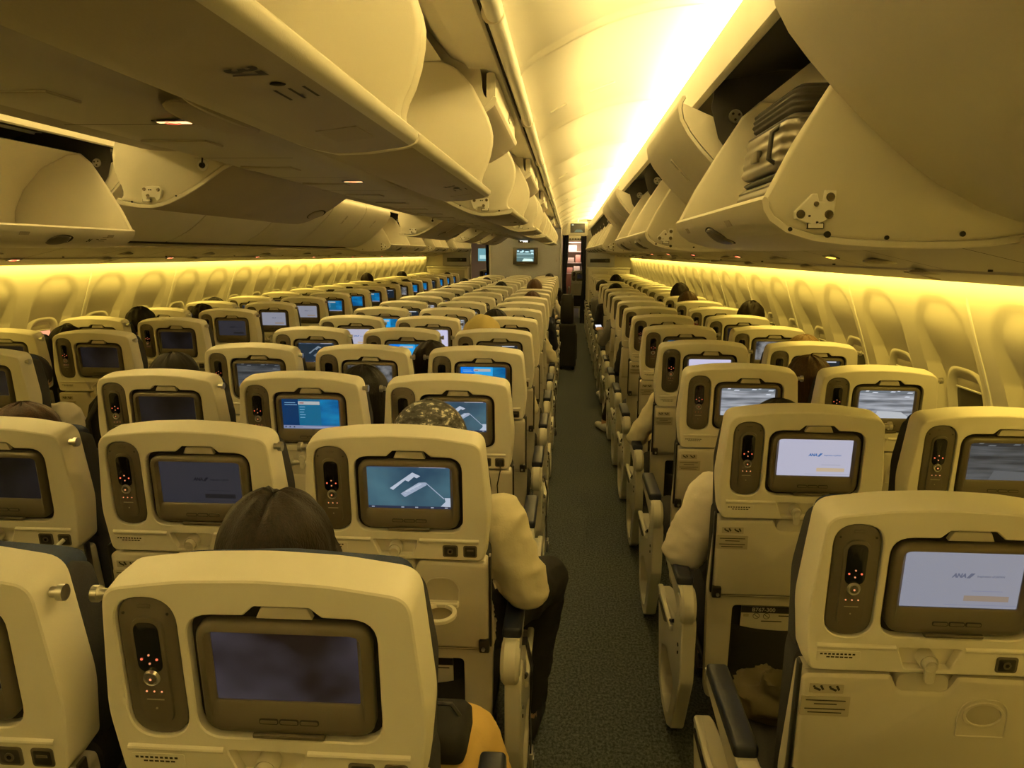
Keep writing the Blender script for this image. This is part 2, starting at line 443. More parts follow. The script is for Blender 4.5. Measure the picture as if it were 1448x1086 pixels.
def bin_meshes(kind, sg, L, opened, rowtext=None):
    key = (kind, sg, round(L, 2), opened, rowtext)
    if key in bin_cache: return bin_cache[key]
    P = SIDE if kind == 'side' else CEN
    f = (lambda p: p) if opened else (lambda p: rot2(p, P['piv'], P['ang']))
    inner = (1 if kind == 'side' else -1)
    def pt(p, y): q = f(p); return (sg*q[0], y, q[1])
    out = {}
    # --- skin: a thick curved sheet with a rounded lip
    sk = P['skin']; th = .014
    n = len(sk); inn = []
    for i in range(n):
        a = Vector(sk[max(0, i-1)]); c = Vector(sk[min(n-1, i+1)]); t = (c-a).normalized()
        nn = Vector((-t.y, t.x)) if kind == 'side' else Vector((t.y, -t.x))
        inn.append(tuple(Vector(sk[i])+nn*th))
    lip = Vector(sk[0]); li = Vector(inn[0]); mid = (lip+li)/2
    d = (mid-(Vector(sk[1])+Vector(inn[1]))/2).normalized()*.006
    i0 = 5 if kind == 'centre' else 1
    closed = list(reversed(inn[i0:]))+[tuple(li), tuple(mid+d), tuple(lip)]+sk[1:]
    b = MB()
    g = .004
    b.loops([[pt(p, y) for p in offset(closed, ins)] for y, ins in ((g, .002), (g+.004, 0), (L-g-.004, 0), (L-g, .002))], M['bin'])
    # paint the outer skin in the under/bin-face colour
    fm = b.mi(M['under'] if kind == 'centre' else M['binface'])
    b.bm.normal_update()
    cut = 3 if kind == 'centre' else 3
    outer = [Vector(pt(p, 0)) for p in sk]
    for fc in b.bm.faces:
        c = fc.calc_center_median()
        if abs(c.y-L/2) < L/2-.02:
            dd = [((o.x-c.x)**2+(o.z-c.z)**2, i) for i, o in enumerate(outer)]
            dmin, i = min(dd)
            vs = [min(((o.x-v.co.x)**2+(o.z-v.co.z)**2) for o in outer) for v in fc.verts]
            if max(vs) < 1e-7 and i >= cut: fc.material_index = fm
    out['shell'] = b.mesh('bin_shell', 40)
    # --- end panels
    if kind == 'side' and not opened: outl = inn[i0:-1]+[(1.70, 1.78), (1.45, 1.72)]
    else: outl = inn[i0:-1]+list(reversed(P['back']))+list(reversed(P['edge']))
    for nm, ya, yb in (('near', .006, .028), ('far', L-.028, L-.006)):
        b = MB()
        if opened:
            b.loops([[pt(p, y) for p in offset(outl, ins)] for y, ins in ((ya, .006), (ya+.004, .001), ((ya+yb)/2, -.002), (yb-.004, .001), (yb, .006))], M['bin'])
        else:
            b.loops([[pt(p, y) for p in offset(outl, ins)] for y, ins in ((ya, .002), (yb, .002))], M['bin'])
        out[nm] = b.mesh('end_panel', 40)
    if opened:
        bk = (P['edge'][-1:]+P['back']) if kind == 'side' else (P['back'])
        b = MB(); b.loops([[pt(p, y) for p in bk]+[pt((q[0]+.006*inner, q[1]+.004), y) for q in reversed(bk)] for y in (.012, L-.012)], M['bin'])
        out['backwall'] = b.mesh('back_panel', 40)
    # --- pivot bracket: notched plate with bolts on the near panel
    if opened:
        if kind == 'side':
            c0 = (1.338, 1.642); pl = [(-.034, .0), (-.004, .032), (.004, .032), (.008, .018), (.016, .018), (.018, .038), (.037, .038), (.036, -.006), (.004, -.024), (-.032, -.012)]
            bolts = [(-.023, -.004, .0085), (.026, -.004, .0085), (.027, .026, .0085), (.003, .014, .005), (-.008, -.007, .002), (.006, -.018, .002)]
            low = [(1.30, 1.612, .004), (1.366, 1.603, .006), (1.47, 1.598, .004), (1.60, 1.605, .005)]
        else:
            c0 = (.545, 1.765); pl = [(.034, .0), (.030, .022), (-.006, .026), (-.028, .024), (-.040, .010), (-.030, -.020), (-.018, -.026), (-.012, -.014), (.012, -.012), (.020, -.024), (.032, -.022)]
            bolts = [(-.026, .012, .0065), (.024, .014, .0065), (.012, -.008, .0065), (.0, .012, .0025), (.007, .012, .0025)]
            low = [(.62, 1.737, .0035), (.46, 1.757, .003)]
        b = MB()
        o = [(c0[0]+x, c0[1]+z) for x, z in pl]
        b.loops([[pt(p, y) for p in offset(o, ins)] for y, ins in ((.0065, 0), (-.003, 0), (-.005, .0015))], M['white'])
        for x, z, r in bolts:
            q = pt((c0[0]+x, c0[1]+z), -.0048)
            b.disc(q, r, -.004, M['dark'] if r < .005 else M['bolt'], 'Y', 14, r*.7)
        q = pt((c0[0]+(.004 if kind == 'side' else .018), c0[1]-.024), -.001)
        b.box(q, (.03, .008, .012), M['dark'], .002)
        out['bracket'] = b.mesh('hinge_bracket', 40)
        out['screws'] = []
        for x, z, r in low:
            b = MB(); b.disc(pt((x, z), .0065), r, -.003, M['dark'], 'Y', 12); out['screws'].append(b.mesh('screw', 40))
        # strut socket further back on the panel
        b = MB()
        q = pt((1.62, 1.74) if kind == 'side' else (.36, 1.86), .006)
        b.disc(q, .02, -.004, M['white'], 'Y', 20, .018)
        b.disc((q[0], q[1]-.004, q[2]), .011, -.008, M['dark'], 'Y', 16, .008)
        b.tube([(q[0], q[1]-.006, q[2]+.002), (q[0]-sg*.004, q[1]-.008, q[2]+.03)], .003, M['dark'], 6)
        out['strut'] = b.mesh('strut_socket', 40)
    else:
        # latch: slotted pull on the closed face
        b = MB()
        i = 5 if kind == 'side' else 3
        a = Vector(f(sk[i])); c = Vector(f(sk[i+1])); t = (c-a).normalized(); nn = Vector((t.y, -t.x)) if kind == 'side' else Vector((t.y, -t.x))
        if kind == 'side':
            pc = a+t*.02
            fr3 = Matrix(((sg*t.x, 0, sg*(-nn.x if nn.x < 0 else -nn.x)), (0, 1, 0), (t.y, 0, -nn.y))).to_3x3()
            def LP(u, v, h):   # u along y, v down the face, h outwards
                nrm = Vector((-1*abs(nn.x), -abs(nn.y)))
                q = pc+t*v+nrm*h
                return (sg*q.x, L*.5+u, q.y)
            o = rrect(-.018, .018, -.055, .055, .012)
            b.loops([[LP(x, v, h) for x, v in offset(o, ins)] for h, ins in ((-.004, 0), (.003, 0), (.004, .002), (.004, .004), (.001, .006))], M['bin'], False, False)
            b.loops([[LP(x, v, .0012) for x, v in offset(o, .0055)]]*1+[[LP(x, v, .0008) for x, v in offset(o, .0055)]], M['taupe'])
            b.loops([[LP(x, v, h) for x, v in rrect(-.013, .013, -.006, .006, .002)] for h in (.001, .0035)], M['bin'])
        else:
            # label flap with a finger notch along the top of the closed bin
            x0 = f(sk[0])
            b.loops([[(sg*x, y, z) for x, z in rrect(x0[0]-.030, x0[0]-.004, x0[1]-.005, x0[1]+.072, .008)] for y in (.03, .034, L-.034, L-.03)], M['bin'])
            b.box((sg*(x0[0]-.003), L*.62, x0[1]+.03), (.002, .07, .03), M['label'])
            b.box((sg*(x0[0]-.002), L*.62, x0[1]+.034), (.002, .02, .012), M['ink'])
            b.box((sg*(x0[0]-.012), L*.5, x0[1]-.012), (.016, .1, .012), M['taupe'], .004)
        out['latch'] = b.mesh('latch', 40)
    # --- underside markings: row number, little plates, and the latch pocket with its painted shadow
    if opened:
        b = MB()
        def face_pt(s_, y, h):   # s_: index along skin (float)
            i = int(s_); t_ = s_-i
            a = Vector(sk[i]); c = Vector(sk[i+1]); p = a.lerp(c, t_); t = (c-a).normalized()
            nrm = Vector((t.y, -t.x)) if kind == 'side' else Vector((-t.y, t.x))
            if nrm.y > 0: nrm = -nrm
            p = p+nrm*h; return (sg*p.x, y, p.y)
        sc_ = 2.6 if kind == 'side' else 9.35
        hu, hv = (1.0, .075) if kind == 'side' else (.85, .095)
        yy = L*.5 if kind == 'side' else L*.93-.095 if False else L-.10
        if kind == 'side': yy = L*.52
        el = lambda f_, dy, h: [face_pt(sc_+hu*f_*math.cos(q), yy+dy+hv*f_*math.sin(q), h) for q in [2*PI*i/26 for i in range(26)]]
        b.loops([el(1.08, .004, -.002), el(1.08, .004, .0012), el(1.05, .004, .0016)], M['seam'])  # dark ellipse painted as the shadow around the paddle
        b.loops([el(.93, -.01, .0012), el(.90, -.012, .006), el(.7, -.012, .009), el(.3, -.012, .0095)], M['taupe' if kind == 'side' else 'under'])
        out['latch'] = b.mesh('latch_pocket', 40)
        b = MB()
        if kind == 'centre':
            y1 = L*.86
            b.loops([[face_pt(u, y1+w, h) for u, w in ((4.25, -.05), (5.2, -.05), (5.2, .05), (4.25, .05))] for h in (.0, .0012)], M['under'])
        else:
            b.loops([[face_pt(u, L*.82+w, h) for u, w in ((1.2, -.025), (1.9, -.025), (1.9, .025), (1.2, .025))] for h in (.0, .0008)], M['label'])
            out['label2'] = b.mesh('label_plate', 0); b = MB()
            b.loops([[face_pt(u, L*.3+w, h) for u, w in ((1.2, -.03), (1.9, -.03), (1.9, .03), (1.2, .03))] for h in (.0, .0008)], M['label'])
        out['label'] = b.mesh('label_plate', 0)
        if rowtext:
            b = MB()
            # digits lie on the underside, read from the aisle
            yt = L*(.575 if kind == 'centre' else .7)
            pa = Vector(face_pt(4.35, 0, .0015)) if kind == 'centre' else Vector(face_pt(2.3, 0, .0015))
            pb = Vector(face_pt(4.9, 0, .0015)) if kind == 'centre' else Vector(face_pt(2.9, 0, .0015))
            dv = (pb-pa).normalized()
            rd = 1 if (sg > 0) == (kind == 'centre') else -1
            sz = .036 if kind == 'centre' else .03
            # baseline runs along y, top of the letters points to the aisle lip
            b.text(rowtext, sz, lambda x, y: (pa.x-dv.x*(y-.01), yt+rd*x, pa.z-dv.z*(y-.01)), M['ink'], bold=.0015)
            out['number'] = b.mesh('row_number', 0); b = MB()
            b.sphere((pa.x, yt+rd*.055, pa.z), (.008, .006, .0015), M['ink'], 8, 6)
            for q in range(3):
                b.quad([(pa.x+dv.x*(.012-.014*q+w), yt+rd*(.075+u), pa.z+dv.z*(.012-.014*q+w)-.0003) for u, w in ((0, -.003), (.05, -.003), (.05, .0), (0, .0))], M['ink'])
            out['picto'] = b.mesh('seat_pictogram', 0)
    # --- dark side plate with metal mount, seen in the gap above an open bucket (side bins)
    if kind == 'side' and opened:
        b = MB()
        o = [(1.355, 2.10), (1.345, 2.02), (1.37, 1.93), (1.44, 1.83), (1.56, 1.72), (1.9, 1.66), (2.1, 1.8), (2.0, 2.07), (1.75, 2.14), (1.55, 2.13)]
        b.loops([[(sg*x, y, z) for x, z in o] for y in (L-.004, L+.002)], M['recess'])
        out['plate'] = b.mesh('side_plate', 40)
        b = MB()
        b.disc((sg*1.42, L-.004, 1.995), .022, -.006, M['metal'], 'Y', 20, .019)
        for a in (0.4, 2.5, 4.6): b.disc((sg*(1.42+.011*math.cos(a)), L-.010, 1.995+.011*math.sin(a)), .004, -.002, M['dark'], 'Y', 8)
        out['mount'] = b.mesh('strut_mount', 40)
    bin_cache[key] = out
    return out
def make_bin(kind, sg, ya, yb, opened, label, group, rowtext=None):
    m = bin_meshes(kind, sg, yb-ya, opened, rowtext)
    t = thing('overhead_bin', label, 'overhead bin', (0, ya, 0), group)
    obj('bin_shell', m['shell'], t)
    e = obj('end_panel', m['near'], t); obj('end_panel', m['far'], t)
    if opened:
        obj('back_panel', m['backwall'], t); obj('hinge_bracket', m['bracket'], e); [obj('screw', q, e) for q in m['screws']]; obj('strut_socket', m['strut'], e)
        obj('latch_pocket', m['latch'], t); obj('label_plate', m['label'], t)
        if 'label2' in m: obj('label_plate', m['label2'], t)
        if 'number' in m: obj('row_number', m['number'], t); obj('seat_pictogram', m['picto'], t)
        if 'plate' in m:
            p = obj('side_plate', m['plate'], t); obj('strut_mount', m['mount'], p)
    else:
        obj('latch', m['latch'], t)
    return t
def bin_row(kind, sg, seq, where, group, texts={}):
    n = {True: 0, False: 0}; tot = {True: sum(1 for s in seq if s[2]), False: sum(1 for s in seq if not s[2])}
    for i, (a, b_, op) in enumerate(seq):
        n[op] += 1
        k = n[op]
        if k == tot[op] and k > 1: w = 'last'
        else: w = ORD[k]
        lab = '%s %s overhead bin %s' % (ORD[k], 'open' if op else 'closed', where)
        make_bin(kind, sg, a, b_, op, lab, group, texts.get(i))
R_SEQ = [(-.67, .53, 0), (.53, 1.73, 1), (1.75, 2.82, 0), (2.83, 4.05, 1), (4.05, 5.28, 1), (5.28, 6.5, 0), (6.5, 7.7, 0)] + [(7.7+1.2*k, 8.9+1.2*k, 1) for k in range(7)]
L_SEQ = [(1.83, 3.03, 1)] + [(3.04+1.19*k, 4.22+1.19*k, 0) for k in range(5)] + [(9.0, 10.25, 1), (10.25, 11.5, 1), (11.5, 12.4, 0), (12.4, 13.15, 1), (13.15, 13.9, 1), (13.9, 15.0, 0), (15.0, 16.3, 1), (16.3, 17.4, 1)]
CR_SEQ = [(-1.02, .27, 1), (.28, 1.43, 1), (1.45, 2.38, 0), (2.4, 3.64, 1), (3.65, 4.84, 0), (4.85, 6.04, 1), (6.05, 7.19, 0), (7.2, 8.4, 1), (8.4, 9.6, 1), (9.6, 10.8, 1), (10.8, 12.0, 0), (12.0, 13.2, 1), (13.2, 14.4, 1), (14.4, 15.6, 1)]
CL_SEQ = [(.6, 1.82, 0), (1.84, 3.42, 1), (3.43, 5.05, 0), (5.05, 6.69, 0), (6.7, 7.75, 1), (7.75, 8.8, 1), (8.8, 10.3, 0), (10.3, 11.5, 1), (11.5, 12.7, 0), (12.7, 13.9, 1), (13.9, 15.1, 1)]
bool_ = lambda s: [(a, b, bool(c)) for a, b, c in s]
bin_row('side', 1, bool_(R_SEQ), 'over window seats by the near aisle, counted from the camera', 'side bins over the near aisle')
bin_row('side', -1, bool_(L_SEQ), 'over window seats beyond the far aisle, counted from the camera', 'side bins beyond the far aisle', {0: '34'})
make_bin('side', -1, .62, 1.82, True, 'open overhead bin over the far window seats, cut by the frame edge', 'side bins beyond the far aisle')
bin_row('centre', 1, bool_(CR_SEQ), 'over the middle seats facing the near aisle', 'middle bins facing the near aisle', {0: '37', 1: '36', 3: '35', 5: '34'})
bin_row('centre', -1, bool_(CL_SEQ), 'over the middle seats facing the far aisle', 'middle bins facing the far aisle')

# ================================================================== SCREENS
pal = {}
def pc(c, s=1):
    k = (tuple(round(x, 3) for x in c), s)
    if k not in pal: pal[k] = emis('screen_glow', c, s)
    return pal[k]
def noisy(name, c0, c1, scale, stretch, pos=(.35, .65)):
    m = emis(name, c0, 1); nt = m.node_tree; b = nt.nodes['Principled BSDF']
    tc = nt.nodes.new('ShaderNodeTexCoord'); mp = nt.nodes.new('ShaderNodeMapping'); mp.inputs['Scale'].default_value = stretch
    n = nt.nodes.new('ShaderNodeTexNoise'); n.inputs['Scale'].default_value = scale; n.inputs['Detail'].default_value = 3
    r = nt.nodes.new('ShaderNodeValToRGB'); r.color_ramp.elements[0].position, r.color_ramp.elements[1].position = pos
    r.color_ramp.elements[0].color = (*c0, 1); r.color_ramp.elements[1].color = (*c1, 1)
    nt.links.new(tc.outputs['Object'], mp.inputs[0]); nt.links.new(mp.outputs[0], n.inputs['Vector'])
    nt.links.new(n.outputs['Fac'], r.inputs[0]); nt.links.new(r.outputs[0], b.inputs['Emission Color'])
    return m
N_blue = noisy('menu_wave', (.0, .055, .19), (.006, .17, .37), 14, (.6, 1, 1.6))
N_blued = noisy('menu_wave_dim', (.0, .03, .10), (.005, .10, .22), 14, (.6, 1, 1.6))
N_map = noisy('map_ground', (.020, .050, .085), (.060, .135, .17), 7, (1, 1, 1))
N_grass = noisy('camera_view', (.085, .095, .11), (.36, .38, .42), 9, (.7, 1, 9))
N_grassd = noisy('camera_view_dim', (.02, .023, .025), (.075, .08, .085), 9, (.7, 1, 9))
N_off = noisy('painted_dark_reflection', (.003, .002, .0015), (.011, .0095, .0105), 7, (1, 1, 1))  # faint reflection put into the glow of a switched-off screen
N_refl = noisy('painted_reflection', (.010, .0055, .004), (.060, .053, .066), 5, (1, 1, 1.2), (.38, .72))  # blurry reflection painted as glowing blotches on one dark screen
N_photo = noisy('film_still', (.02, .02, .02), (.22, .22, .22), 22, (1, 1, 1))
XC, LW, LH = .032, .0985, .0555
def screen_mesh(kind, w=LW, h=LH, xc=XC, d=.0075):
    b = MB(); lay = [0]
    def R(x0, y0, x1, y1, m, k=1):
        pts = [(xc-w+2*w*x, d-.00012*k, -h+2*h*y) for x, y in ((x0, y0), (x1, y0), (x1, y1), (x0, y1))]; b.quad(pts, m)
    def Q(pp, m, k=1): b.quad([(xc-w+2*w*x, d-.00012*k, -h+2*h*y) for x, y in pp], m)
    def T(txt, x, y, size, m, k=2, bold=0, slant=0, align='LEFT'):
        b.text(txt, size*2*h, lambda u, v: (xc-w+2*w*x+u+v*slant, d-.00012*k, -h+2*h*y+v), m, align, bold)
    def welcome(bg, ink, bar, soft):
        R(0, 0, 1, 1, bg, 0)
        R(.38, .045, 1, .055, soft)
        T('ANA', .42, .555, .095, ink, 2, .0006, .25)
        Q(((.535, .515), (.565, .515), (.60, .60), (.57, .60)), ink); Q(((.57, .545), (.58, .545), (.605, .60), (.595, .60)), ink)
        T('Inspiration of JAPAN', .625, .55, .048, ink, 2, .0001)
        R(.60, .29, .86, .302, soft); R(.54, .12, .92, .215, bar)
    if kind == 'welcome_bright': welcome(pc((.38, .375, .47)), pc((.04, .12, .32)), pc((.44, .34, .23)), pc((.27, .27, .33)))
    elif kind == 'welcome_mid': welcome(pc((.21, .215, .26)), pc((.09, .10, .15)), pc((.22, .17, .13)), pc((.17, .18, .26)))
    elif kind == 'welcome_dim': welcome(pc((.024, .023, .028)), pc((.005, .005, .009)), pc((.011, .010, .010)), pc((.014, .014, .018)))
    elif kind in ('menu', 'menu_bright', 'menu_dim'):
        R(0, 0, 1, 1, N_blued if kind == 'menu_dim' else N_blue, 0)
        lt = pc((.25, .45, .62)) if kind != 'menu_dim' else pc((.05, .12, .2))
        if kind == 'menu_bright': R(.0, .0, .33, 1, pc((.005, .16, .60))); R(.3, .1, .72, 1, pc((.02, .30, .66)))
        else: R(0, .1, .29, 1, pc((.003, .026, .09))); R(.29, .1, .68, 1, pc((.006, .10, .20)))
        R(.29, .78, .67, .89, pc((.34, .36, .36)) if kind != 'menu_dim' else pc((.1, .11, .11)), 2); R(.315, .82, .39, .85, pc((.25, .05, .04)), 3)
        for i in range(5): R(.31, .70-.085*i, .31+.10-.012*(i % 3), .715-.085*i, lt, 2)
        R(.05, .83, .24, .845, lt, 2); R(.05, .765, .27, .78, lt, 2)
        R(0, 0, 1, .105, pc((.16, .19, .30)), 2)
        for i in range(3): R(.03+.075*i, .03, .055+.075*i, .075, pc((.03, .04, .07)), 3)
        R(.35, .045, .97, .06, pc((.3, .33, .42)), 3)
    elif kind in ('map', 'map_dim'):
        R(0, 0, 1, 1, N_map if kind == 'map' else pc((.012, .022, .034)), 0)
        a = pc((.38, .43, .52)) if kind == 'map' else pc((.16, .2, .25)); a2 = pc((.27, .32, .42)) if kind == 'map' else pc((.12, .15, .19))
        Q(((.27, .46), (.55, .83), (.645, .75), (.60, .70), (.57, .73), (.50, .62), (.46, .65), (.31, .42)), a)
        Q(((.40, .34), (.45, .26), (.72, .55), (.70, .61), (.62, .60)), a2)
        Q(((.45, .40), (.47, .37), (.66, .56), (.645, .585)), a, 2)
        for i in range(4): Q(((.44+.05*i, .36+.052*i), (.47+.05*i, .33+.052*i), (.475+.05*i, .34+.052*i), (.445+.05*i, .37+.052*i)), a, 3)
        Q(((.70, .60), (.71, .61), (.93, .24), (.92, .23)), a2)
        Q(((.88, .06), (1.0, .05), (1.0, .26), (.93, .26), (.94, .17)), a)
        R(0, .93, 1, 1, pc((.05, .07, .12)), 1); R(.63, .945, .95, .985, pc((.45, .48, .56)), 2)
        R(.03, .955, .06, .98, pc((.4, .43, .5)), 2); R(.22, .955, .37, .975, pc((.16, .19, .25)), 2)
        R(0, 0, 1, .055, pc((.02, .025, .05)), 1)
        for x in (.04, .4, .57, .76, .93): R(x, .015, x+.035, .04, pc((.3, .33, .4)), 2)
    elif kind in ('camera', 'camera_dim'):
        R(0, 0, 1, 1, N_grass if kind == 'camera' else N_grassd, 0)
        l = pc((.62, .66, .74)) if kind == 'camera' else pc((.12, .13, .14)); g = pc((.40, .42, .45)) if kind == 'camera' else pc((.085, .09, .095))
        R(0, .87, 1, 1, pc((.13, .15, .17)) if kind == 'camera' else pc((.02, .022, .025)), 1)
        Q(((.30, 0), (.36, .25), (.80, .22), (.98, 0)), g)
        for x, y, s_ in ((.1, .93, .06), (.22, .88, .10), (.55, .91, .09), (.68, .94, .05), (.82, .74, .09), (.86, .88, .1)): Q(((x, y), (x+s_, y), (x+s_*1.2, y+.03), (x+s_*.3, y+.035)), l, 2)
    elif kind == 'photo':
        R(0, 0, 1, 1, N_photo, 0); Q(((.35, 0), (.42, .35), (.5, .5), (.6, .3), (.72, .12), (.7, 0)), pc((.30, .30, .30)))
        Q(((.44, .5), (.47, .62), (.53, .62), (.55, .48)), pc((.34, .34, .34)), 2)
    elif kind == 'white': R(0, 0, 1, 1, pc((.48, .46, .62)), 0)
    elif kind == 'list_dark':
        R(0, 0, 1, 1, pc((.008, .014, .022)), 0); R(.58, .9, .92, .95, pc((.45, .48, .55)), 2); R(.05, .9, .3, .94, pc((.12, .14, .18)), 2); Q(((.2, .2), (.6, .6), (.66, .55), (.28, .16)), pc((.1, .14, .2)))
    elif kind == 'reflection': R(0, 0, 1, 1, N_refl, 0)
    elif kind == 'blank_blue': R(0, 0, 1, 1, N_blue, 0)
    else: R(0, 0, 1, 1, N_off, 0)
    return b
smesh = {}
TILT = Matrix.Translation((0, 0, 1.02)) @ Matrix.Rotation(.135, 4, 'X')
def seat_screen(kind):
    if kind not in smesh: smesh[kind] = screen_mesh(kind).xf(TILT).mesh('screen', 0, recalc=False)
    return smesh[kind]

# ================================================================== SEAT
def seat_parts():
    P = {}
    outl = rpoly([(-.210, -.187, .02), (.210, -.187, .02), (.2225, -.075, .25), (.205, .1125, .034), (.10, .1275, .4), (0, .1315, .6), (-.10, .1275, .4), (-.205, .1125, .034), (-.2225, -.075, .25)], 6)
    pod = rrect(-.192, -.108, -.117, .1005, .0418, 8)
    rec = rpoly([(-.096, -.114, .036), (.160, -.114, .036), (.160, .077, .036), (.088, .0785, .006), (.072, .0925, .006), (-.002, .0925, .006), (-.017, .0785, .006), (-.096, .077, .036)], 6)
    trap = rpoly([(-.044, -.177, .004), (.034, -.177, .004), (.050, -.1355, .004), (-.060, -.1355, .004)], 2)
    b = MB()
    b.plate(outl, [(0, .0042), (.0018, .0012), (.0055, 0), (.04, -.003), (.078, -.001), (.086, .008)], M['cream'], holes=[pod, rec, trap], hd=.018, floor=M['seam'])
    # the trapezoid floor is cream, not taupe
    for f in b.bm.faces:
        c = f.calc_center_median()
        if len(f.verts) > 6 and abs(c.y-.018) < 1e-4 and c.z < -.13: f.material_index = 0
    # moulded ridge over the lower band
    for x0, x1 in ((-.2, -.064), (.054, .197)):
        b.loops([[(x, d, v) for d, v in ((.001, -.129), (-.0035, -.1325), (-.0045, -.135), (-.003, -.139), (.001, -.142))] for x in (x0, x0+.002, x1-.002, x1)], M['cream'], closed=False, cap0=False, cap1=False)
    P['back_shell'] = b
    b = MB()   # lifted tab plate above the monitor
    b.plate(rpoly([(-.002, .0715, .001), (.074, .0715, .001), (.067, .0885, .005), (.006, .0885, .005)], 3), [(.006, .001), (.007, 0), (.016, 0)], M['tray'])
    P['monitor_tab'] = b
    b = MB()   # remote dock
    b.plate(offset(pod, .0022), [(.0035, .004), (.0055, .0005), (.012, 0)], M['taupe'])
    b.box((-.15, .0028, .086), (.018, .002, .006), M['taupe'], .0008)
    for s in (-1, 1): b.disc((-.15+s*.03, .0042, .075), .0022, -.001, M['dark'], 'Y', 8)
    P['remote_dock'] = b
    b = MB()   # handset
    b.plate(rrect(-.1725, -.1275, -.097, .071, .022, 7), [(-.0015, .004), (-.0005, .001), (.006, 0)], M['taupe'])
    b.plate(rrect(-.167, -.133, -.012, .064, .014, 6), [(-.0028, .0018), (-.002, .0), (.004, 0)], M['gloss'])
    b.disc((-.15, -.0035, -.0196), .0118, -.003, M['metal'], 'Y', 20, .010)
    b.disc((-.15, -.0062, -.0196), .0075, -.001, M['taupe'], 'Y', 16, .007)
    red = pc((1, .16, .07), 1.1); org = pc((.9, .32, .14), .8)
    for x, v, r, m in ((0, .0155, .0015, org), (-.0105, .009, .0017, red), (.0105, .009, .0017, red), (0, .0025, .0015, org), (0, -.0196, .0018, org), (-.0105, -.042, .0013, org), (0, -.042, .0013, org), (.0105, -.042, .0013, org)):
        b.disc((-.15+x, -.0030 if v > -.015 else (-.0072 if v > -.03 else -.0018), v), r, -.0006, m, 'Y', 8)
    b.box((-.15, -.0018, -.055), (.024, .001, .0014), M['label']); b.disc((-.15, -.0016, -.069), .0015, -.0006, M['label'], 'Y', 8)
    P['handset'] = b
    b = MB()   # monitor housing
    o = rrect(-.0865, .1505, -.106, .067, .03, 6); i_ = rrect(XC-LW, XC+LW, -LH, LH, .003, 6)
    ring = lambda oo, d: [(x, d, v) for x, v in oo]
    b.loops([ring(o, .0175), ring(o, .006), ring(offset(o, .002), .002), ring(offset(o, .006), -.001), ring(offset(o, .013), -.0015), ring(offset(i_, -.004), .0025), ring(offset(i_, -.0005), .0055), ring(i_, .0085)], M['taupe'], False, True)
    for x in (-.0, .028, .056):
        b.plate(rrect(x+.004-.0134, x+.004+.0134, -.0882, -.0795, .0035, 3), [(-.00165, .0004), (-.001, 0), (.003, 0)], M['seam'])
        b.plate(rrect(x+.004-.0125, x+.004+.0125, -.0872, -.0805, .003, 3), [(-.0021, .001), (-.001, 0), (.003, 0)], M['taupe'])
    b.box((.030, .002, -.107), (.1, .012, .007), M['taupe'], .002)
    P['monitor'] = b
    b = MB()   # tray latch
    b.disc((-.006, -.004, -.160), .0135, -.012, M['frame'], 'Y', 18, .011); b.disc((-.006, .017, -.160), .016, -.022, M['frame'], 'Y', 18)
    b.plate(rpoly([(-.013, -.196, .006), (.003, -.196, .006), (.004, -.158, .006), (-.015, -.158, .006)], 4), [(-.017, .002), (-.015, 0), (-.009, 0)], M['frame'])
    P['tray_latch'] = b
    b = MB()
    for x, w in ((.128, .0185), (.176, .0165)):
        b.plate(rrect(x-w, x+w, -.177, -.146, .006, 4), [(-.002, .0025), (-.0012, 0), (.003, 0)], M['taupe'])
        b.plate(rrect(x-w*.78, x+w*.78, -.1735, -.1495, .004, 4), [(-.0026, .001), (-.002, 0), (.003, 0)], M['dark'])
    b.disc((.128, -.0026, -.1615), .007, -.0012, M['taupe'], 'Y', 14); b.disc((.128, -.0036, -.1615), .0035, -.0006, M['gloss'], 'Y', 10)
    b.box((.176, -.003, -.158), (.016, .001, .004), M['taupe'])
    P['socket_panel'] = b
    b = MB()
    b.plate(rrect(-.198, -.122, -.166, -.145, .003, 3), [(-.0010, .0004), (-.0006, 0), (.001, 0)], M['cream'])
    for i in range(9): b.box((-.190+.007*i, -.0011, -.1515), (.0045, .0003, .0032), M['ink'])
    for i in range(6): b.box((-.178+.0078*i, -.0011, -.1575), (.006, .0003, .0026), M['ink'])
    P['notice_sticker'] = b
    b = MB()   # coat hook
    b.tube([(.213, .028, .087), (.226, .028, .087)], .0075, M['metal'], 12); b.tube([(.224, .028, .087), (.233, .028, .087)], .0115, M['metal'], 14)
    P['coat_hook'] = b
    b = MB()   # tray table
    o = rpoly([(-.216, -.430, .012), (.216, -.430, .012), (.219, -.196, .014), (.052, -.1925, .01), (.036, -.226, .02), (-.048, -.226, .02), (-.064, -.1925, .01), (-.219, -.196, .014)], 5)
    b.plate(o, [(-.001, .007), (.0005, .004), (.004, 0), (.016, 0), (.018, .003)], M['tray'])
    b.plate(rrect(-.052, .040, -.232, -.19, .02), [(.006, .001), (.008, 0), (.03, 0)], M['tray'])
    P['tray_table'] = b
    b = MB()   # closed cup holder: recessed arch and ring
    arch = rpoly([(.062, -.312, .004), (.146, -.312, .004), (.146, -.235, .04), (.062, -.235, .04)], 7)
    n = len(arch)
    b.loops([[(x, d, v) for x, v in offset(arch, ins)] for d, ins in ((.001, -.003), (-.003, -.0015), (-.003, .0005), (-.0005, .0015))], M['tray'], False, False)
    rr = lambda r, d: [(.104+r*math.cos(a), d, -.266+r*.72*math.sin(a)) for a in [2*PI*i/28 for i in range(28)]]
    b.loops([rr(.037, -.0005), rr(.036, -.004), rr(.031, -.004), rr(.029, .001)], M['tray'], False, False)
    b.loops([rr(.029, -.0011), rr(.0285, -.0013)], M['label'])
    P['cup_holder'] = b
    b = MB()   # cup holder folded out
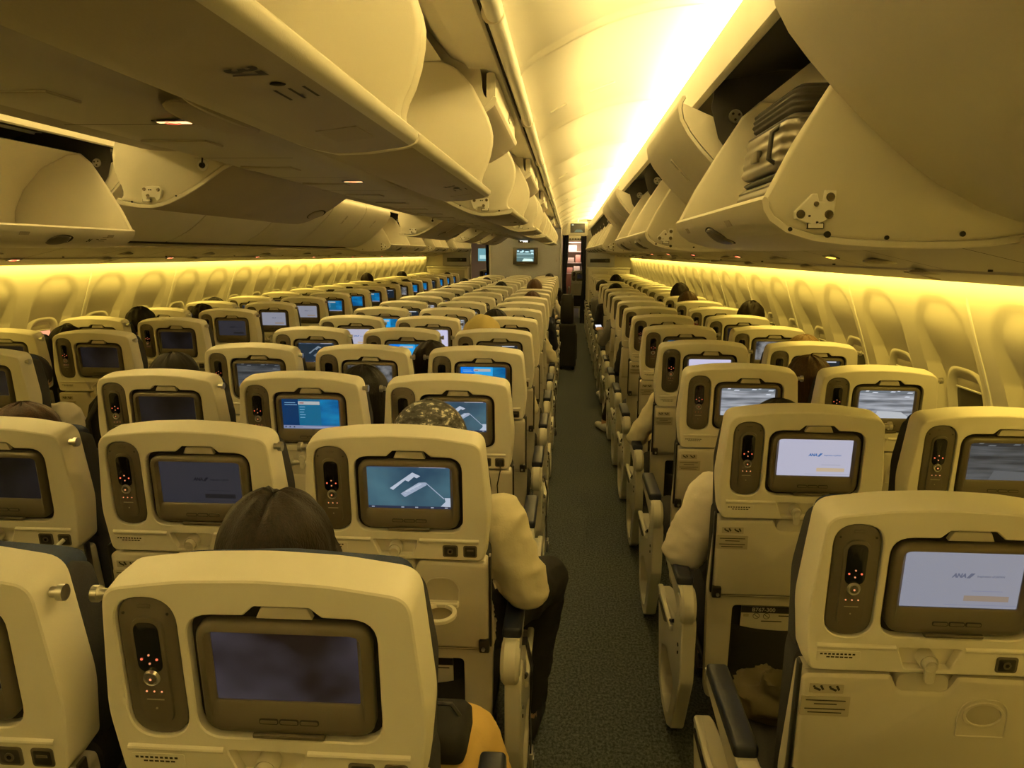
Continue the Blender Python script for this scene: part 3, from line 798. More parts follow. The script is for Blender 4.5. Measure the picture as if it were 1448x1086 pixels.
    b.loops([[(x, d, v) for x, v in offset(arch, ins)] for d, ins in ((.001, -.003), (-.003, -.0015), (-.003, .0005), (-.0005, .0015))], M['tray'], False, False)
    b.loops([[(x, d, v) for x, v in offset(arch, .0015)] for d in (-.0008, -.0011)], M['label'])
    def flat(r, z, ry=1): return [(.104+r*math.cos(a), -.050+r*ry*math.sin(a), z) for a in [2*PI*i/28 for i in range(28)]]
    b.loops([flat(.043, -.306), flat(.043, -.298), flat(.041, -.2965), flat(.033, -.2965), flat(.0325, -.306)], M['cream'], False, False)
    b.loops([flat(.043, -.306), flat(.0325, -.306)], M['cream'], False, False)
    b.box((.104, -.010, -.300), (.086, .018, .014), M['cream'], .004)
    P['cup_holder_open'] = b
    b = MB()   # pictogram plates
    b.plate(rrect(-.204, -.144, -.2325, -.2135, .001, 1), [(-.0022, 0), (0, 0)], M['label'])
    b.plate(rrect(-.222+.006, -.130, -.281, -.2395, .001, 1), [(-.0022, 0), (0, 0)], M['label'])
    for x in (-.190, -.162):
        b.box((x, -.0025, -.224), (.012, .0008, .004), M['ink'], rot=Matrix.Rotation(.4, 3, 'Y')); b.box((x+.008, -.0025, -.221), (.004, .0008, .01), M['ink'], rot=Matrix.Rotation(-.5, 3, 'Y')); b.disc((x-.006, -.0022, -.219), .0022, -.0006, M['ink'], 'Y', 8)
    for i, w in enumerate((.07, .04, .072, .06)): b.box((-.173, -.0024, -.248-.0075*i-(.003 if i > 1 else 0)), (w, .0006, .002), M['ink'])
    P['pictogram_plate'] = b
    b = MB()
    for s, nm in ((-1, 'tray_hinge'), (1, 'tray_hinge_b')):
        b = MB()
        b.box((s*.207, -.003, -.418), (.026, .018, .034), M['dark'], .004); b.disc((s*.205, -.013, -.422), .005, -.003, M['metal'], 'Y', 10)
        b.box((s*.222, .012, -.30), (.006, .02, .25), M['dark'], .002)
        P[nm] = b
    b = MB()   # lower shell with literature pocket
    o = rpoly([(-.215, -.80, .03), (.215, -.80, .03), (.226, -.437, .012), (.214, -.20, .012), (-.214, -.20, .012), (-.226, -.437, .012)], 4)
    h = rrect(-.152, .152, -.755, -.476, .014, 4)
    b.plate(o, [(.022, .008), (.026, 0), (.06, 0), (.066, .006)], M['tray'], holes=[h], hd=.03, floor=M['mesh'])
    b.box((0, .03, -.434), (.42, .05, .008), M['dark'], .002)
    P['lower_shell'] = b
    b = MB()
    rings = []
    for v, dep in ((-.745, 0), (-.735, .03), (-.70, .045), (-.64, .042), (-.575, .032), (-.558, .026), (-.552, .016)):
        rings.append([(-.15+.3*i/14, .05-dep*(1-abs((i-7)/7)**4*.9)*1.0, v-.012*math.sin(PI*i/14)) for i in range(15)])
    b.loops(rings, M['mesh'], False, False, closed=False)
    P['literature_pocket'] = b
    b = MB()   # backrest cushion
    b.plate(rpoly([(-.212, -.60, .04), (.212, -.60, .04), (.215, -.19, .03), (-.215, -.19, .03)], 5), [(.062, .01), (.072, 0), (.13, 0), (.16, .012), (.17, .035)], M['fabric'])
    b.plate(rpoly([(-.205, -.24, .03), (.205, -.24, .03), (.214, -.05, .2), (.196, .070, .03), (-.196, .070, .03), (-.214, -.05, .2)], 5), [(.084, .006), (.09, 0), (.14, -.002), (.165, .012), (.172, .035)], M['fabric'])
    P['backrest'] = b
    b = MB()
    b.plate(rpoly([(-.175, -.06, .02), (.175, -.06, .02), (.178, .078, .03), (0, .088, .3), (-.178, .078, .03)], 5), [(.087, .004), (.092, 0), (.165, -.002), (.182, .01), (.188, .03)], M['blue'])
    P['headrest'] = b
    for k, b in P.items(): b.xf(TILT)
    b = MB()
    b.box((0, .37, .415), (.446, .49, .13), M['fabric'], .04, 3)
    P['seat_cushion'] = b
    b = MB()
    for y, z in ((.2, .315), (.45, .315)): b.tube([(-.226, y, z), (.226, y, z)], .022, M['dark'], 10)
    b.box((0, .36, .335), (.44, .42, .02), M['dark'], .005)
    P['base_beam'] = b
    b = MB()
    b.tube([(0, .2, .31), (0, .12, .05), (0, .1, .012)], .016, M['frame'], 8); b.tube([(0, .45, .31), (0, .5, .05), (0, .5, .012)], .016, M['frame'], 8); b.box((0, .32, .014), (.03, .5, .024), M['metal'], .004)
    P['leg'] = b
    # armrest between seats
    b = MB()
    b.disc((-.021, .085, .545), .052, .042, M['frame'], 'X', 22)
    b.plate(rpoly([(-.0, 0, 0)]*0 or [(.05, .53, .0), (.10, .53, .0), (.46, .562, .01), (.462, .59, .01), (.10, .592, .0), (.05, .592, .0)], 3), [(-.021, .002), (-.019, 0), (.019, 0), (.021, .002)], M['frame'])
    # plate() lays outlines in (x, v) along y; turn so that x → y, y → x for the beam faces
    P['armrest'] = b
    return P
SP = seat_parts()
# rebuild armrest and side frame with an explicit (y, z) outline helper
def yz(b, o, loops, m, **k):
    n0 = len(b.bm.verts); b.bm.verts.ensure_lookup_table()
    b.plate([(y, z) for y, z in o], loops, m, **k)
    b.bm.verts.ensure_lookup_table()
    for v in b.bm.verts[n0:]: v.co = Vector((v.co.y, v.co.x, v.co.z))
SP['armrest'].bm.free()
b = MB(); b.disc((-.022, .085, .548), .055, .044, M['frame'], 'X', 24); b.disc((-.0245, .085, .548), .038, .049, M['frame'], 'X', 20)
yz(b, rpoly([(.06, .52, .01), (.16, .53, .02), (.47, .565, .012), (.472, .592, .012), (.06, .592, .01)], 3), [(-.022, .002), (-.020, 0), (.020, 0), (.022, .002)], M['frame'])
b.box((0, .466, .583), (.05, .018, .03), M['metal'], .003)
SP['armrest'] = b
b = MB(); b.box((0, .292, .603), (.05, .334, .03), M['navy'], .009, 3); SP['arm_pad'] = b
b = MB(); yz(b, rpoly([(.06, .30, .02), (.5, .30, .02), (.34, .40, .05), (.15, .50, .03), (.06, .52, .02)], 4), [(-.012, .002), (-.01, 0), (.01, 0), (.012, .002)], M['frame']); SP['spreader'] = b
b = MB()   # outer aisle-side frame: skirt, rear post, foot loop
out_ = rpoly([(.07, .50, .02), (.16, .52, .02), (.235, .435, .03), (.60, .385, .02), (.665, .365, .02), (.655, .30, .02), (.575, .045, .05), (.47, .014, .03), (.33, .014, .03), (.235, .06, .04), (.085, .30, .04)], 4)
hol_ = rpoly([(.20, .235, .02), (.30, .075, .03), (.36, .05, .02), (.47, .05, .02), (.535, .085, .03), (.545, .20, .04), (.40, .255, .03)], 4)
yz(b, out_, [(-.028, .004), (-.024, 0), (.010, 0), (.014, .003)], M['frame'], holes=[hol_], hd=.042)
b.tube([(-.029, .24, .425), (-.031, .42, .345), (-.029, .62, .345)], .007, M['dark'], 6)
b.box((-.03, .43, .39), (.02, .34, .02), M['frame'], .006, rot=Matrix.Rotation(-.12, 3, 'X') if False else None)
b.disc((-.029, .13, .40), .006, -.002, M['dark'], 'X', 10); b.disc((-.029, .13, .375), .005, -.002, M['dark'], 'X', 10)
SP['side_frame'] = b
SMESH = {k: b.mesh(k, 26 if k == 'back_shell' else 35) for k, b in SP.items()}

def make_seat(label, loc, screen, lod, arms, aisle=0, group=None, cup_open=False, hook=1):
    t = thing('airline_seat', label, 'seat', loc, group)
    sh = obj('back_shell', SMESH['back_shell'], t)
    mo = obj('monitor', SMESH['monitor'], t)
    sc = obj('screen', seat_screen(screen), mo)
    obj('remote_dock', SMESH['remote_dock'], t)
    dk = [o for o in t.children if o.name.startswith('remote_dock')]
    tr = obj('tray_table', SMESH['tray_table'], t)
    obj('base_beam', SMESH['base_beam'], t); obj('leg', SMESH['leg'], t)
    obj('backrest', SMESH['backrest'], t); obj('headrest', SMESH['headrest'], t)
    if lod < 2:
        obj('handset', SMESH['handset'], dk[0])
        obj('monitor_tab', SMESH['monitor_tab'], mo)
        obj('tray_latch', SMESH['tray_latch'], t); obj('socket_panel', SMESH['socket_panel'], t)
        hk = obj('coat_hook', SMESH['coat_hook'], sh); hk.scale = (hook, 1, 1)
        obj('lower_shell', SMESH['lower_shell'], t)
        obj('seat_cushion', SMESH['seat_cushion'], t)
    if lod < 1:
        obj('notice_sticker', SMESH['notice_sticker'], sh)
        obj('cup_holder', SMESH['cup_holder_open' if cup_open else 'cup_holder'], tr)
        obj('pictogram_plate', SMESH['pictogram_plate'], tr)
        obj('tray_hinge', SMESH['tray_hinge'], tr); obj('tray_hinge', SMESH['tray_hinge_b'], tr)
        obj('literature_pocket', SMESH['literature_pocket'], t)
    for a in arms:
        if lod >= 2 and abs(a) < .26: continue
        ar = obj('armrest', SMESH['armrest'], t, (a, 0, 0)); obj('arm_pad', SMESH['arm_pad'], ar)
        if lod < 1 and abs(a) < .26: obj('spreader', SMESH['spreader'], ar)
    if aisle:
        f = obj('side_frame', SMESH['side_frame'], t, (.27*aisle, 0, 0))
        if aisle > 0: f.scale = (-1, 1, 1)
    return t

PITCH = .855
SCR_C = {(2, 0): 'reflection', (1, 0): 'off', (0, 0): 'off', (2, 1): 'map', (1, 1): 'welcome_dim', (0, 1): 'off', (2, 2): 'map', (1, 2): 'menu', (0, 2): 'off',
         (2, 3): 'menu_bright', (1, 3): 'photo', (0, 3): 'camera_dim', (2, 4): 'list_dark', (1, 4): 'menu_bright', (0, 4): 'map_dim', (2, 5): 'off', (1, 5): 'white', (0, 5): 'welcome_bright',
         (0, 6): 'menu_bright', (1, 6): 'camera', (0, 7): 'list_dark', (1, 7): 'camera', (0, 8): 'camera', (0, 9): 'camera_dim'}
SCR_R = {(0, 0): 'welcome_mid', (0, 1): 'welcome_bright', (0, 2): 'camera', (0, 3): 'white', (0, 4): 'blank_blue', (1, 0): 'off', (1, 1): 'camera_dim', (1, 2): 'camera', (1, 3): 'list_dark', (1, 4): 'photo'}
SCR_L = {2: 'off', 3: 'off', 4: 'off', 5: 'welcome_dim', 6: 'welcome_mid', 7: 'welcome_mid', 8: 'menu', 9: 'blank_blue', 10: 'menu', 11: 'list_dark', 12: 'photo', 13: 'menu', 14: 'menu', 15: 'list_dark', 16: 'menu', 17: 'menu', 18: 'menu_dim'}
DESC = {'off': 'dark screen', 'reflection': 'blurry painted reflection in its dark screen', 'map': 'grey airport map on screen', 'map_dim': 'dim airport map on screen', 'welcome_dim': 'dimmed airline greeting on screen', 'welcome_mid': 'greyish airline greeting on screen',
        'welcome_bright': 'bright airline greeting on screen', 'menu': 'blue menu on screen', 'menu_bright': 'bright blue menu on screen', 'menu_dim': 'faint menu on screen', 'photo': 'black-and-white film on screen',
        'camera': 'grey runway view on screen', 'camera_dim': 'dim runway view on screen', 'white': 'pale blank screen', 'list_dark': 'near-black map on screen', 'blank_blue': 'plain blue screen'}
CN = ['middle-block seat by the far aisle', 'centre seat of the middle block', 'middle-block seat by the near aisle']
def rowname(k): return 'row %s ahead of the camera' % ORD[k] if False else '%s row ahead' % ORD[k]
for k in range(18):
    for c in range(3):
        x = (c-1)*.505
        scr = SCR_C.get((c, k), ['off', 'menu_dim', 'off', 'list_dark'][(k*3+c) % 4])
        arms = [.2525] if c < 2 else [.27]
        if c == 0: arms = [-.27, .2525]
        make_seat('%s, %s, %s' % (CN[c], rowname(k+1), DESC[scr]), (x, k*PITCH, 0), scr, 0 if k < 6 else (1 if k < 10 else 2), arms,
                  1 if c == 2 else (-1 if c == 0 else 0), 'seats of the middle block', cup_open=(c == 2 and k == 1), hook=-1 if c == 2 else 1)
        if c == 2 and k in (1, 3, 6):
            b = MB(); st = COL.objects[-1]
            pth = [(.232, .30, .49), (.30, .30, .50), (.318, .29, .42), (.312, .27, .30), (.318, .25, .20)]
            b.loops([[(x-.002, y-.024, z), (x+.002, y-.024, z), (x+.002, y+.024, z), (x-.002, y+.024, z)] for x, y, z in pth], M['dark'])
            root = [o for o in COL.objects if o.get('category') == 'seat'][-1]
            bl = obj('seat_belt', b.mesh('seat_belt', 60), root)
            b = MB(); b.box((.318, .248, .175), (.012, .052, .06), M['metal'], .003); b.box((.325, .248, .17), (.004, .036, .03), M['dark'], .001); obj('buckle', b.mesh('buckle', 30), bl)
RN = ['aisle seat of the near-aisle pairs', 'window seat of the near-aisle pairs']
for k in range(19):
    for c in range(2):
        if (c, k) == (1, 0): continue
        scr = SCR_R.get((c, k), ['off', 'list_dark', 'off'][(k+c) % 3])
        make_seat('%s, %s, %s' % (RN[c], rowname(k+1), DESC[scr]), (1.553+.505*c, .383+k*PITCH, 0), scr, 0 if k < 6 else (1 if k < 10 else 2),
                  [-.285, .2525] if c == 0 else [.2525], -1 if c == 0 else 0, 'paired seats beside the near aisle')
LN = ['aisle seat of the far-aisle pairs', 'window seat of the far-aisle pairs']
for k in range(2, 19):
    for c in range(2):
        scr = SCR_L.get(k, 'off') if c == 0 else ['off', 'list_dark', 'off'][(k) % 3]
        make_seat('%s, %s, %s' % (LN[c], rowname(k-1), DESC[scr]), (-1.553-.505*c, .524+k*PITCH, 0), scr, 0 if k < 6 else (1 if k < 10 else 2),
                  [.285, -.2525] if c == 0 else [-.2525], 1 if c == 0 else 0, 'paired seats beyond the far aisle')

# ================================================================== PEOPLE
import numpy as np
HAIR = {'black': mat('black_hair', (.008, .006, .0045), .6, bump=.9, bscale=60, spec=.22, stretch=(6, 6, .6), noise=.5, nscale=30),
        'dark_brown': mat('dark_brown_hair', (.013, .008, .005), .6, bump=.9, bscale=60, spec=.22, stretch=(6, 6, .6), noise=.6, nscale=30),
        'brown': mat('brown_hair', (.05, .024, .010), .5, bump=.9, bscale=60, spec=.22, stretch=(6, 6, .6), noise=.5, nscale=30),
        'chestnut': mat('chestnut_hair', (.045, .018, .009), .5, bump=.9, bscale=60, spec=.22, stretch=(6, 6, .6), noise=.5, nscale=30),
        'fair': mat('fair_hair', (.20, .12, .05), .5, bump=.9, bscale=60, spec=.22, stretch=(6, 6, .6), noise=.4, nscale=30),
        'grey': mat('grey_hair', (.22, .20, .17), .55, bump=.9, bscale=60, spec=.22, stretch=(6, 6, .6), noise=.4, nscale=30)}
SKIN = mat('skin', (.56, .34, .22), .5, bump=.05); LIP = mat('lips', (.42, .17, .13), .5); EYE = mat('eyes', (.02, .014, .01), .2); SHOE = mat('dark_shoes', (.02, .018, .016), .5); SOLE = mat('white_shoes', (.6, .58, .52), .5)
CLOTH = {'black': mat('black_cloth', (.014, .013, .013), .9, bump=.3), 'navy': mat('navy_cloth', (.016, .02, .04), .9, bump=.3), 'cream': mat('cream_cotton', (.72, .65, .47), .85, bump=.25, bscale=150),
         'white': mat('white_cotton', (.80, .74, .66), .85, bump=.25, bscale=150), 'mustard': mat('mustard_cotton', (.66, .45, .14), .85, bump=.3, bscale=150), 'grey': mat('grey_wool', (.20, .19, .17), .9, bump=.3),
         'khaki': mat('khaki_cotton', (.45, .36, .13), .9, bump=.4, bscale=120)}
def camo():
    m = mat('camouflage_cloth', (.1, .1, .09), .85); nt = m.node_tree; b = nt.nodes['Principled BSDF']
    tc = nt.nodes.new('ShaderNodeTexCoord'); n = nt.nodes.new('ShaderNodeTexNoise'); n.inputs['Scale'].default_value = 38; n.inputs['Detail'].default_value = 5; n.inputs['Roughness'].default_value = .55
    mp = nt.nodes.new('ShaderNodeMapping'); mp.inputs['Scale'].default_value = (1, 1, 1.8); nt.links.new(tc.outputs['Object'], mp.inputs[0]); nt.links.new(mp.outputs[0], n.inputs['Vector'])
    r = nt.nodes.new('ShaderNodeValToRGB'); r.color_ramp.interpolation = 'CONSTANT'; e = r.color_ramp.elements
    e[0].position = 0; e[0].color = (.012, .011, .010, 1); e[1].position = .42; e[1].color = (.042, .040, .038, 1)
    x = e.new(.52); x.color = (.11, .105, .10, 1); x = e.new(.60); x.color = (.55, .52, .46, 1)
    nt.links.new(n.outputs['Fac'], r.inputs[0]); nt.links.new(r.outputs[0], b.inputs['Base Color']); return m
CLOTH['camo'] = camo()

def capsule(b, p0, p1, r0, r1, m, n=14):
    p0, p1 = Vector(p0), Vector(p1); d = (p1-p0)
    if d.length < 1e-6: d = Vector((0, 0, 1e-4))
    dn = d.normalized(); a = dn.cross(Vector((0, 0, 1)) if abs(dn.z) < .9 else Vector((1, 0, 0))).normalized(); c = dn.cross(a)
    rings = []
    prof = [(p0-dn*r0*math.cos(t), r0*math.sin(t)) for t in (.05, .5, 1.0)]+[(p0, r0), (p1, r1)]+[(p1+dn*r1*math.cos(t), r1*math.sin(t)) for t in (1.0, .5, .05)]
    for q, r in prof: rings.append([q+a*r*math.cos(k*2*PI/n)+c*r*math.sin(k*2*PI/n) for k in range(n)])
    b.loops(rings, m)
SEGS = {}
def body(pose, sh_out=0, voxel=.011):
    """one continuous figure grown from tapered limbs fused into a single surface; returns (mesh, tag per face)"""
    P = dict(pelvis=(0, .31, .54), waist=(0, .27, .68), chest=(0, .25, .84), neck0=(0, .255, .95), neck1=(0, .272, 1.03), head=(0, .285, 1.085),
             shL=(-.165, .25, .905), shR=(.165, .25, .905), elL=(-.215, .28, .67), elR=(.215, .28, .67), wrL=(-.12, .48, .625), wrR=(.12, .48, .625),
             hipL=(-.09, .31, .53), hipR=(.09, .31, .53), knL=(-.11, .70, .53), knR=(.11, .70, .53), anL=(-.11, .68, .10), anR=(.11, .68, .10), toL=(-.12, .81, .035), toR=(.12, .81, .035), slv=.05, pant=1.0)
    P.update(pose)
    V = Vector; b = MB(); seg = []
    def C(p0, p1, r0, r1, t):
        capsule(b, p0, p1, r0, r1, M['dark']); seg.append((tuple(p0), tuple(p1), r0, r1, t))
    # trunk
    w = V((.075, 0, 0))
    for s in (-1, 1):
        C(V(P['pelvis'])+w*s*.9, V(P['waist'])+w*s*.75, .115, .098, 'top'); C(V(P['waist'])+w*s*.75, V(P['chest'])+w*s*.95, .098, .105, 'top')
        C(V(P['chest'])+w*s*.8, V(P['neck0'])+w*s*.3, .10, .06, 'top')
    C(P['neck0'], P['neck1'], .056, .052, 'skin')
    h = V(P['head'])
    C(h+V((0, -.018, .015)), h+V((0, .018, .015)), .083, .080, 'skin')            # cranium
    C(h+V((0, .030, -.045)), h+V((0, .048, -.072)), .056, .040, 'skin')           # jaw and chin
    C(h+V((0, .092, .0)), h+V((0, .108, -.024)), .010, .013, 'skin')             # nose
    for s in (-1, 1):
        C(h+V((s*.082, -.006, .004)), h+V((s*.084, -.010, -.026)), .012, .009, 'skin')   # ears
        C(h+V((s*.031, .083, .012)), h+V((s*.033, .083, .012)), .013, .013, 'eye')
        C(h+V((s*.018, .087, .030)), h+V((s*.045, .080, .030)), .008, .006, 'skin')
        C(h+V((s*.040, .066, -.018)), h+V((s*.034, .070, -.03)), .022, .020, 'skin')
    C(h+V((-.018, .090, -.052)), h+V((.018, .090, -.052)), .0075, .0075, 'lip')
    # limbs
    for s, k in ((-1, 'L'), (1, 'R')):
        sh, el, wr = V(P['sh'+k]), V(P['el'+k]), V(P['wr'+k]); sv = P['slv']
        C(V(P['chest'])+V((s*.07, 0, .055)), sh, .078, .066, 'top')
        C(sh, el, sv+.012, sv, 'top'); C(el, el.lerp(wr, .82), sv, sv*.82, 'top'); C(el.lerp(wr, .75), wr, .030, .026, 'skin')
        d = (wr-el).normalized(); side = d.cross(V((0, 0, 1))).normalized()*-1; up = side.cross(d)*-1
        if up.z < 0: up = -up
        pal = wr+d*.05
        C(wr, pal+side*.018, .024, .019, 'skin'); C(wr, pal-side*.018, .024, .019, 'skin')
        for i, (o, ln) in enumerate(((.030, .062), (.010, .072), (-.011, .067), (-.031, .052))):     # four fingers, unequal and curled
            a0 = pal+side*o+d*.018; a1 = a0+d*ln*.5-up*.006; a2 = a1+d*ln*.34-up*(.022+.003*i)
            C(a0, a1, .0095, .0088, 'skin'); C(a1, a2, .0088, .0075, 'skin')
        t0 = wr+d*.022-side*s*.026; t1 = t0+d*.030-side*s*.018-up*.008; C(t0, t1, .0125, .0105, 'skin'); C(t1, t1+d*.026-up*.01, .0105, .009, 'skin')
        hp, kn, an, to = V(P['hip'+k]), V(P['kn'+k]), V(P['an'+k]), V(P['to'+k]); q = P['pant']
        C(hp, kn, .094, .064*q, 'leg'); C(kn, kn.lerp(an, .9), .062*q, .046*q, 'leg'); C(kn.lerp(an, .9), an, .036, .036, 'skin')
        C(an+V((0, -.035, -.055)), to, .040, .033, 'shoe')
    me = b.mesh('body0', 0)
    o = bpy.data.objects.new('tmp', me); COL.objects.link(o)
    md = o.modifiers.new('r', 'REMESH'); md.mode = 'VOXEL'; md.voxel_size = voxel
    sm = o.modifiers.new('s', 'SMOOTH'); sm.factor = .5; sm.iterations = 3
    dg = bpy.context.evaluated_depsgraph_get(); m2 = bpy.data.meshes.new_from_object(o.evaluated_get(dg))
    bpy.data.objects.remove(o)
    n = len(m2.polygons); cen = np.empty(n*3); m2.polygons.foreach_get('center', cen); cen = cen.reshape(-1, 3)
    best = np.full(n, 1e9); tag_ = np.zeros(n, int); names = ['top', 'leg', 'skin', 'shoe', 'eye', 'lip']
    for p0, p1, r0, r1, t in seg:
        a = np.array(p0); d = np.array(p1)-a; L2 = d@d+1e-12; u = np.clip(((cen-a)@d)/L2, 0, 1)
        dist = np.linalg.norm(cen-(a+u[:, None]*d), axis=1)-(r0+(r1-r0)*u)
        if t in ('eye', 'lip'): dist -= .0022
        w_ = dist < best; best[w_] = dist[w_]; tag_[w_] = names.index(t)
    m2.materials.clear()
    for _ in names: m2.materials.append(CLOTH['black'])
    m2.polygons.foreach_set('material_index', tag_.astype(np.int32)); m2.update()
    # folds in the cloth
    from mathutils import noise
    cloth = set()
    for p in m2.polygons:
        if p.material_index < 2: cloth.update(p.vertices)
    nrm = [v.vector.copy() for v in m2.vertex_normals]; cos_ = [v.co.copy() for v in m2.vertices]
    for i in cloth:
        c = cos_[i]
        f = noise.noise(Vector((c.x*12+c.z*7, c.y*12-c.z*5, c.z*22))); g = noise.noise(c*19+Vector((3, 1, 7)))
        cos_[i] = c+nrm[i]*(.0085*(1-2*abs(f))*(.6+g)-.003+.002*noise.noise(c*45))
    m2.vertices.foreach_set('co', [q for c in cos_ for q in c]); m2.update()
    m2.shade_smooth()
    return m2
BASE = {}
def body_mesh(key, pose, top, leg, shoe=None):
    if key not in BASE: BASE[key] = body(pose)
    k2 = (key, top, leg, shoe)
    if k2 not in BASE:
        m = BASE[key].copy(); m.name = 'body'
        for i, mm in enumerate((CLOTH[top], CLOTH[leg], SKIN, shoe or SHOE, EYE, LIP)): m.materials[i] = mm
        BASE[k2] = m
    return BASE[k2]
def hair_mesh(style, seed, m):
    """hair as a sheet over the head, centred on the head point; +y is the face"""
    r = random.Random(seed); b = MB(); nu, nv = 48, 26; rings = []
    ph = [r.uniform(0, 6.28) for _ in range(6)]
    longh = style.startswith('long')
    for j in range(nv+1):
        t = j/nv; ring = []
        for i in range(nu):
            a = 2*PI*i/nu; fx, fy = math.sin(a), math.cos(a)    # fy = 1: face
            front = max(0, fy)
            low = (2.05 if style != 'short' else 1.95)-(.95 if not longh else .72)*sstep_(.25, .95, fy)
            th = t*low if not longh else t*min(low, 1.62)
            rx, ry, rz = .094, .112, .108
            wob = 1+.018*math.sin(9*a+ph[0]+2*th)+.012*math.sin(17*a+ph[1]+4*th)+.010*math.sin(31*a+ph[2])
            if style == 'messy': wob += .035*math.sin(7*a+ph[3])*math.sin(5*th+ph[4])+.02*math.sin(23*a+ph[5]+6*th)
            part = 0
            if style in ('long_parted', 'parted'): part = -.010*math.exp(-(fx*math.sin(th)/.10)**2)*(1 if th < 1.2 else .4)
            x = rx*math.sin(th)*fx*wob; y = ry*math.sin(th)*fy*wob-.012; z = rz*math.cos(th)*wob+.022+part
            ring.append([x, y, z])
        rings.append(ring)
    if longh:
        ln = .30 if style != 'long_parted' else .20
        last = rings[-1]
        for k in range(1, 11):
            u = k/10; rg = []
            for i, (x, y, z) in enumerate(last):
                a = 2*PI*i/nu; fy = math.cos(a); d = ln*u*(1-sstep_(.1, .75, fy))
                fl = 1+.22*math.sin(u*2.2)+.03*math.sin(13*a+ph[2]+u*3)
                rg.append([x*fl, min(y, .05)*(1-.25*u) if fy < .4 else y, z-d])
            rings.append(rg)
    else:
        last = rings[-1]; rings.append([[x*.86, y*.86, z+.006] for x, y, z in last])
    b.loops([[tuple(p) for p in rg] for rg in rings], m, True, False)
    return b.mesh('hair', 70)
def sstep_(a, b, t):
    t = max(0, min(1, (t-a)/(b-a))); return t*t*(3-2*t)
def cap_mesh(m, soft, brim=True):
    b = MB(); nu, nv = 44, 14; rings = []
    r = random.Random(3); ph = [r.uniform(0, 6) for _ in range(4)]
    for j in range(nv+1):
        th = (j/nv)*1.72
        ring = []
        for i in range(nu):
            a = 2*PI*i/nu; fx, fy = math.sin(a), math.cos(a); k = 1+.006*abs(math.sin(3*a))
            if soft: k += .05*math.sin(3*a+ph[0]+3*th)*math.sin(th)+.03*math.sin(7*a+ph[1]-4*th)*math.sin(th)
            zz = .115*math.cos(th)*k
            if soft: zz = .112*math.cos(th)**.9*k if math.cos(th) > 0 else .112*math.cos(th)*k
            if soft: zz += .012*math.sin(2*a+ph[2])*math.sin(th)
            ring.append((.103*math.sin(th)*fx*k*(1.06 if soft else 1), .120*math.sin(th)*fy*k-.010, zz+.030))
        rings.append(ring)
    last = rings[-1]; rings.append([(x*.95, y*.95, z+.004) for x, y, z in last])
    b.loops(rings, m, True, False)
    b.sphere((0, -.01, .148 if not soft else .135), (.010, .010, .005), m, 10, 6)
    if brim:   # peak, pointing forward
        n = 16; z0 = last[0][2]
        up = [(.075*math.sin(q), .09+.115*math.cos(q)*.62, z0+.004-.02*math.cos(q)*.6) for q in [-1.35+2.7*i/n for i in range(n+1)]]
        inn = [(.095*math.sin(q), .105*math.cos(q)-.012, z0+.004) for q in [-1.0+2.0*i/n for i in range(n+1)]]
        b.loops([inn, up, [(x, y, z-.004) for x, y, z in up], [(x, y, z-.004) for x, y, z in inn]], m, False, False, closed=False)
    else:      # floppy brim all round
        b.loops([[(x, y, z) for x, y, z in last]]+[[(x*f, y*f, z-dz+.010*math.sin(3*i/44*2*PI)) for i, (x, y, z) in enumerate(last)] for f, dz in ((1.05, .016), (1.13, .034), (1.12, .040))], m, False, False)
    return b.mesh('cap', 60)
hm_cache = {}
def person(label, seat, dx=0, dy=0, top_z=1.19, pose_key='sit', pose={}, top='navy', leg='black', hair='black', style='short', cap=None, shoe=None, seed=1):
    if abs(dx) > .085 and pose_key == 'sit':      # lean sideways from the hips instead of sliding off the cushion
        t_ = round(dx, 2); dx = 0; pose_key = 'lean%.2f' % t_
        pose = dict(waist=(.2*t_, .27, .68), chest=(.55*t_, .25, .84), neck0=(.8*t_, .255, .94), neck1=(.93*t_, .272, 1.025), head=(t_, .285, 1.08),
                    shL=(-.165+.6*t_, .25, .905), shR=(.165+.6*t_, .25, .905), elL=(-.20+.35*t_, .30, .68), elR=(.20+.35*t_, .30, .68))
    x, y = seat[0]+dx, seat[1]+dy
    t = thing('person', label, 'person', (x, y, 0), 'passengers')
    obj('body', body_mesh(pose_key, pose, top, leg, shoe), t)
    hz = pose.get('head', (0, .285, 1.085))
    dz = 0
    if style:
        k = (style, hair, seed % 3)
        if k not in hm_cache: hm_cache[k] = hair_mesh(style, seed % 3, HAIR[hair])
        o = obj('hair', hm_cache[k], t, hz)
    if cap:
        k = ('cap', cap)
        if k not in hm_cache: hm_cache[k] = cap_mesh(CLOTH[cap], cap == 'khaki', cap == 'camo')
        obj('cap', hm_cache[k], t, hz)
    # raise or lower the sitter so that the crown meets the height seen in the photograph
    s = top_z/(1.085+.13+(.018 if cap else 0))
    t.scale = (1, 1, s)
    return t
def C_(c, k): return ((c-1)*.505, k*PITCH)
def R_(c, k): return (1.553+.505*c, .383+k*PITCH)
def L_(c, k): return (-1.553-.505*c, .524+k*PITCH)
OUT_R = dict(elR=(.285, .27, .685), wrR=(.20, .50, .66)); OUT_L = dict(elL=(-.285, .27, .685), wrL=(-.20, .50, .66))
person('person with parted dark hair and mustard trousers in the nearest middle-block seat', C_(2, 0), -.075, 0, 1.185, 'mustard', dict(knR=(.262, .66, .515), anR=(.40, .64, .12), toR=(.41, .77, .05), pant=1.35), 'black', 'mustard', 'dark_brown', 'long_parted', seed=1)
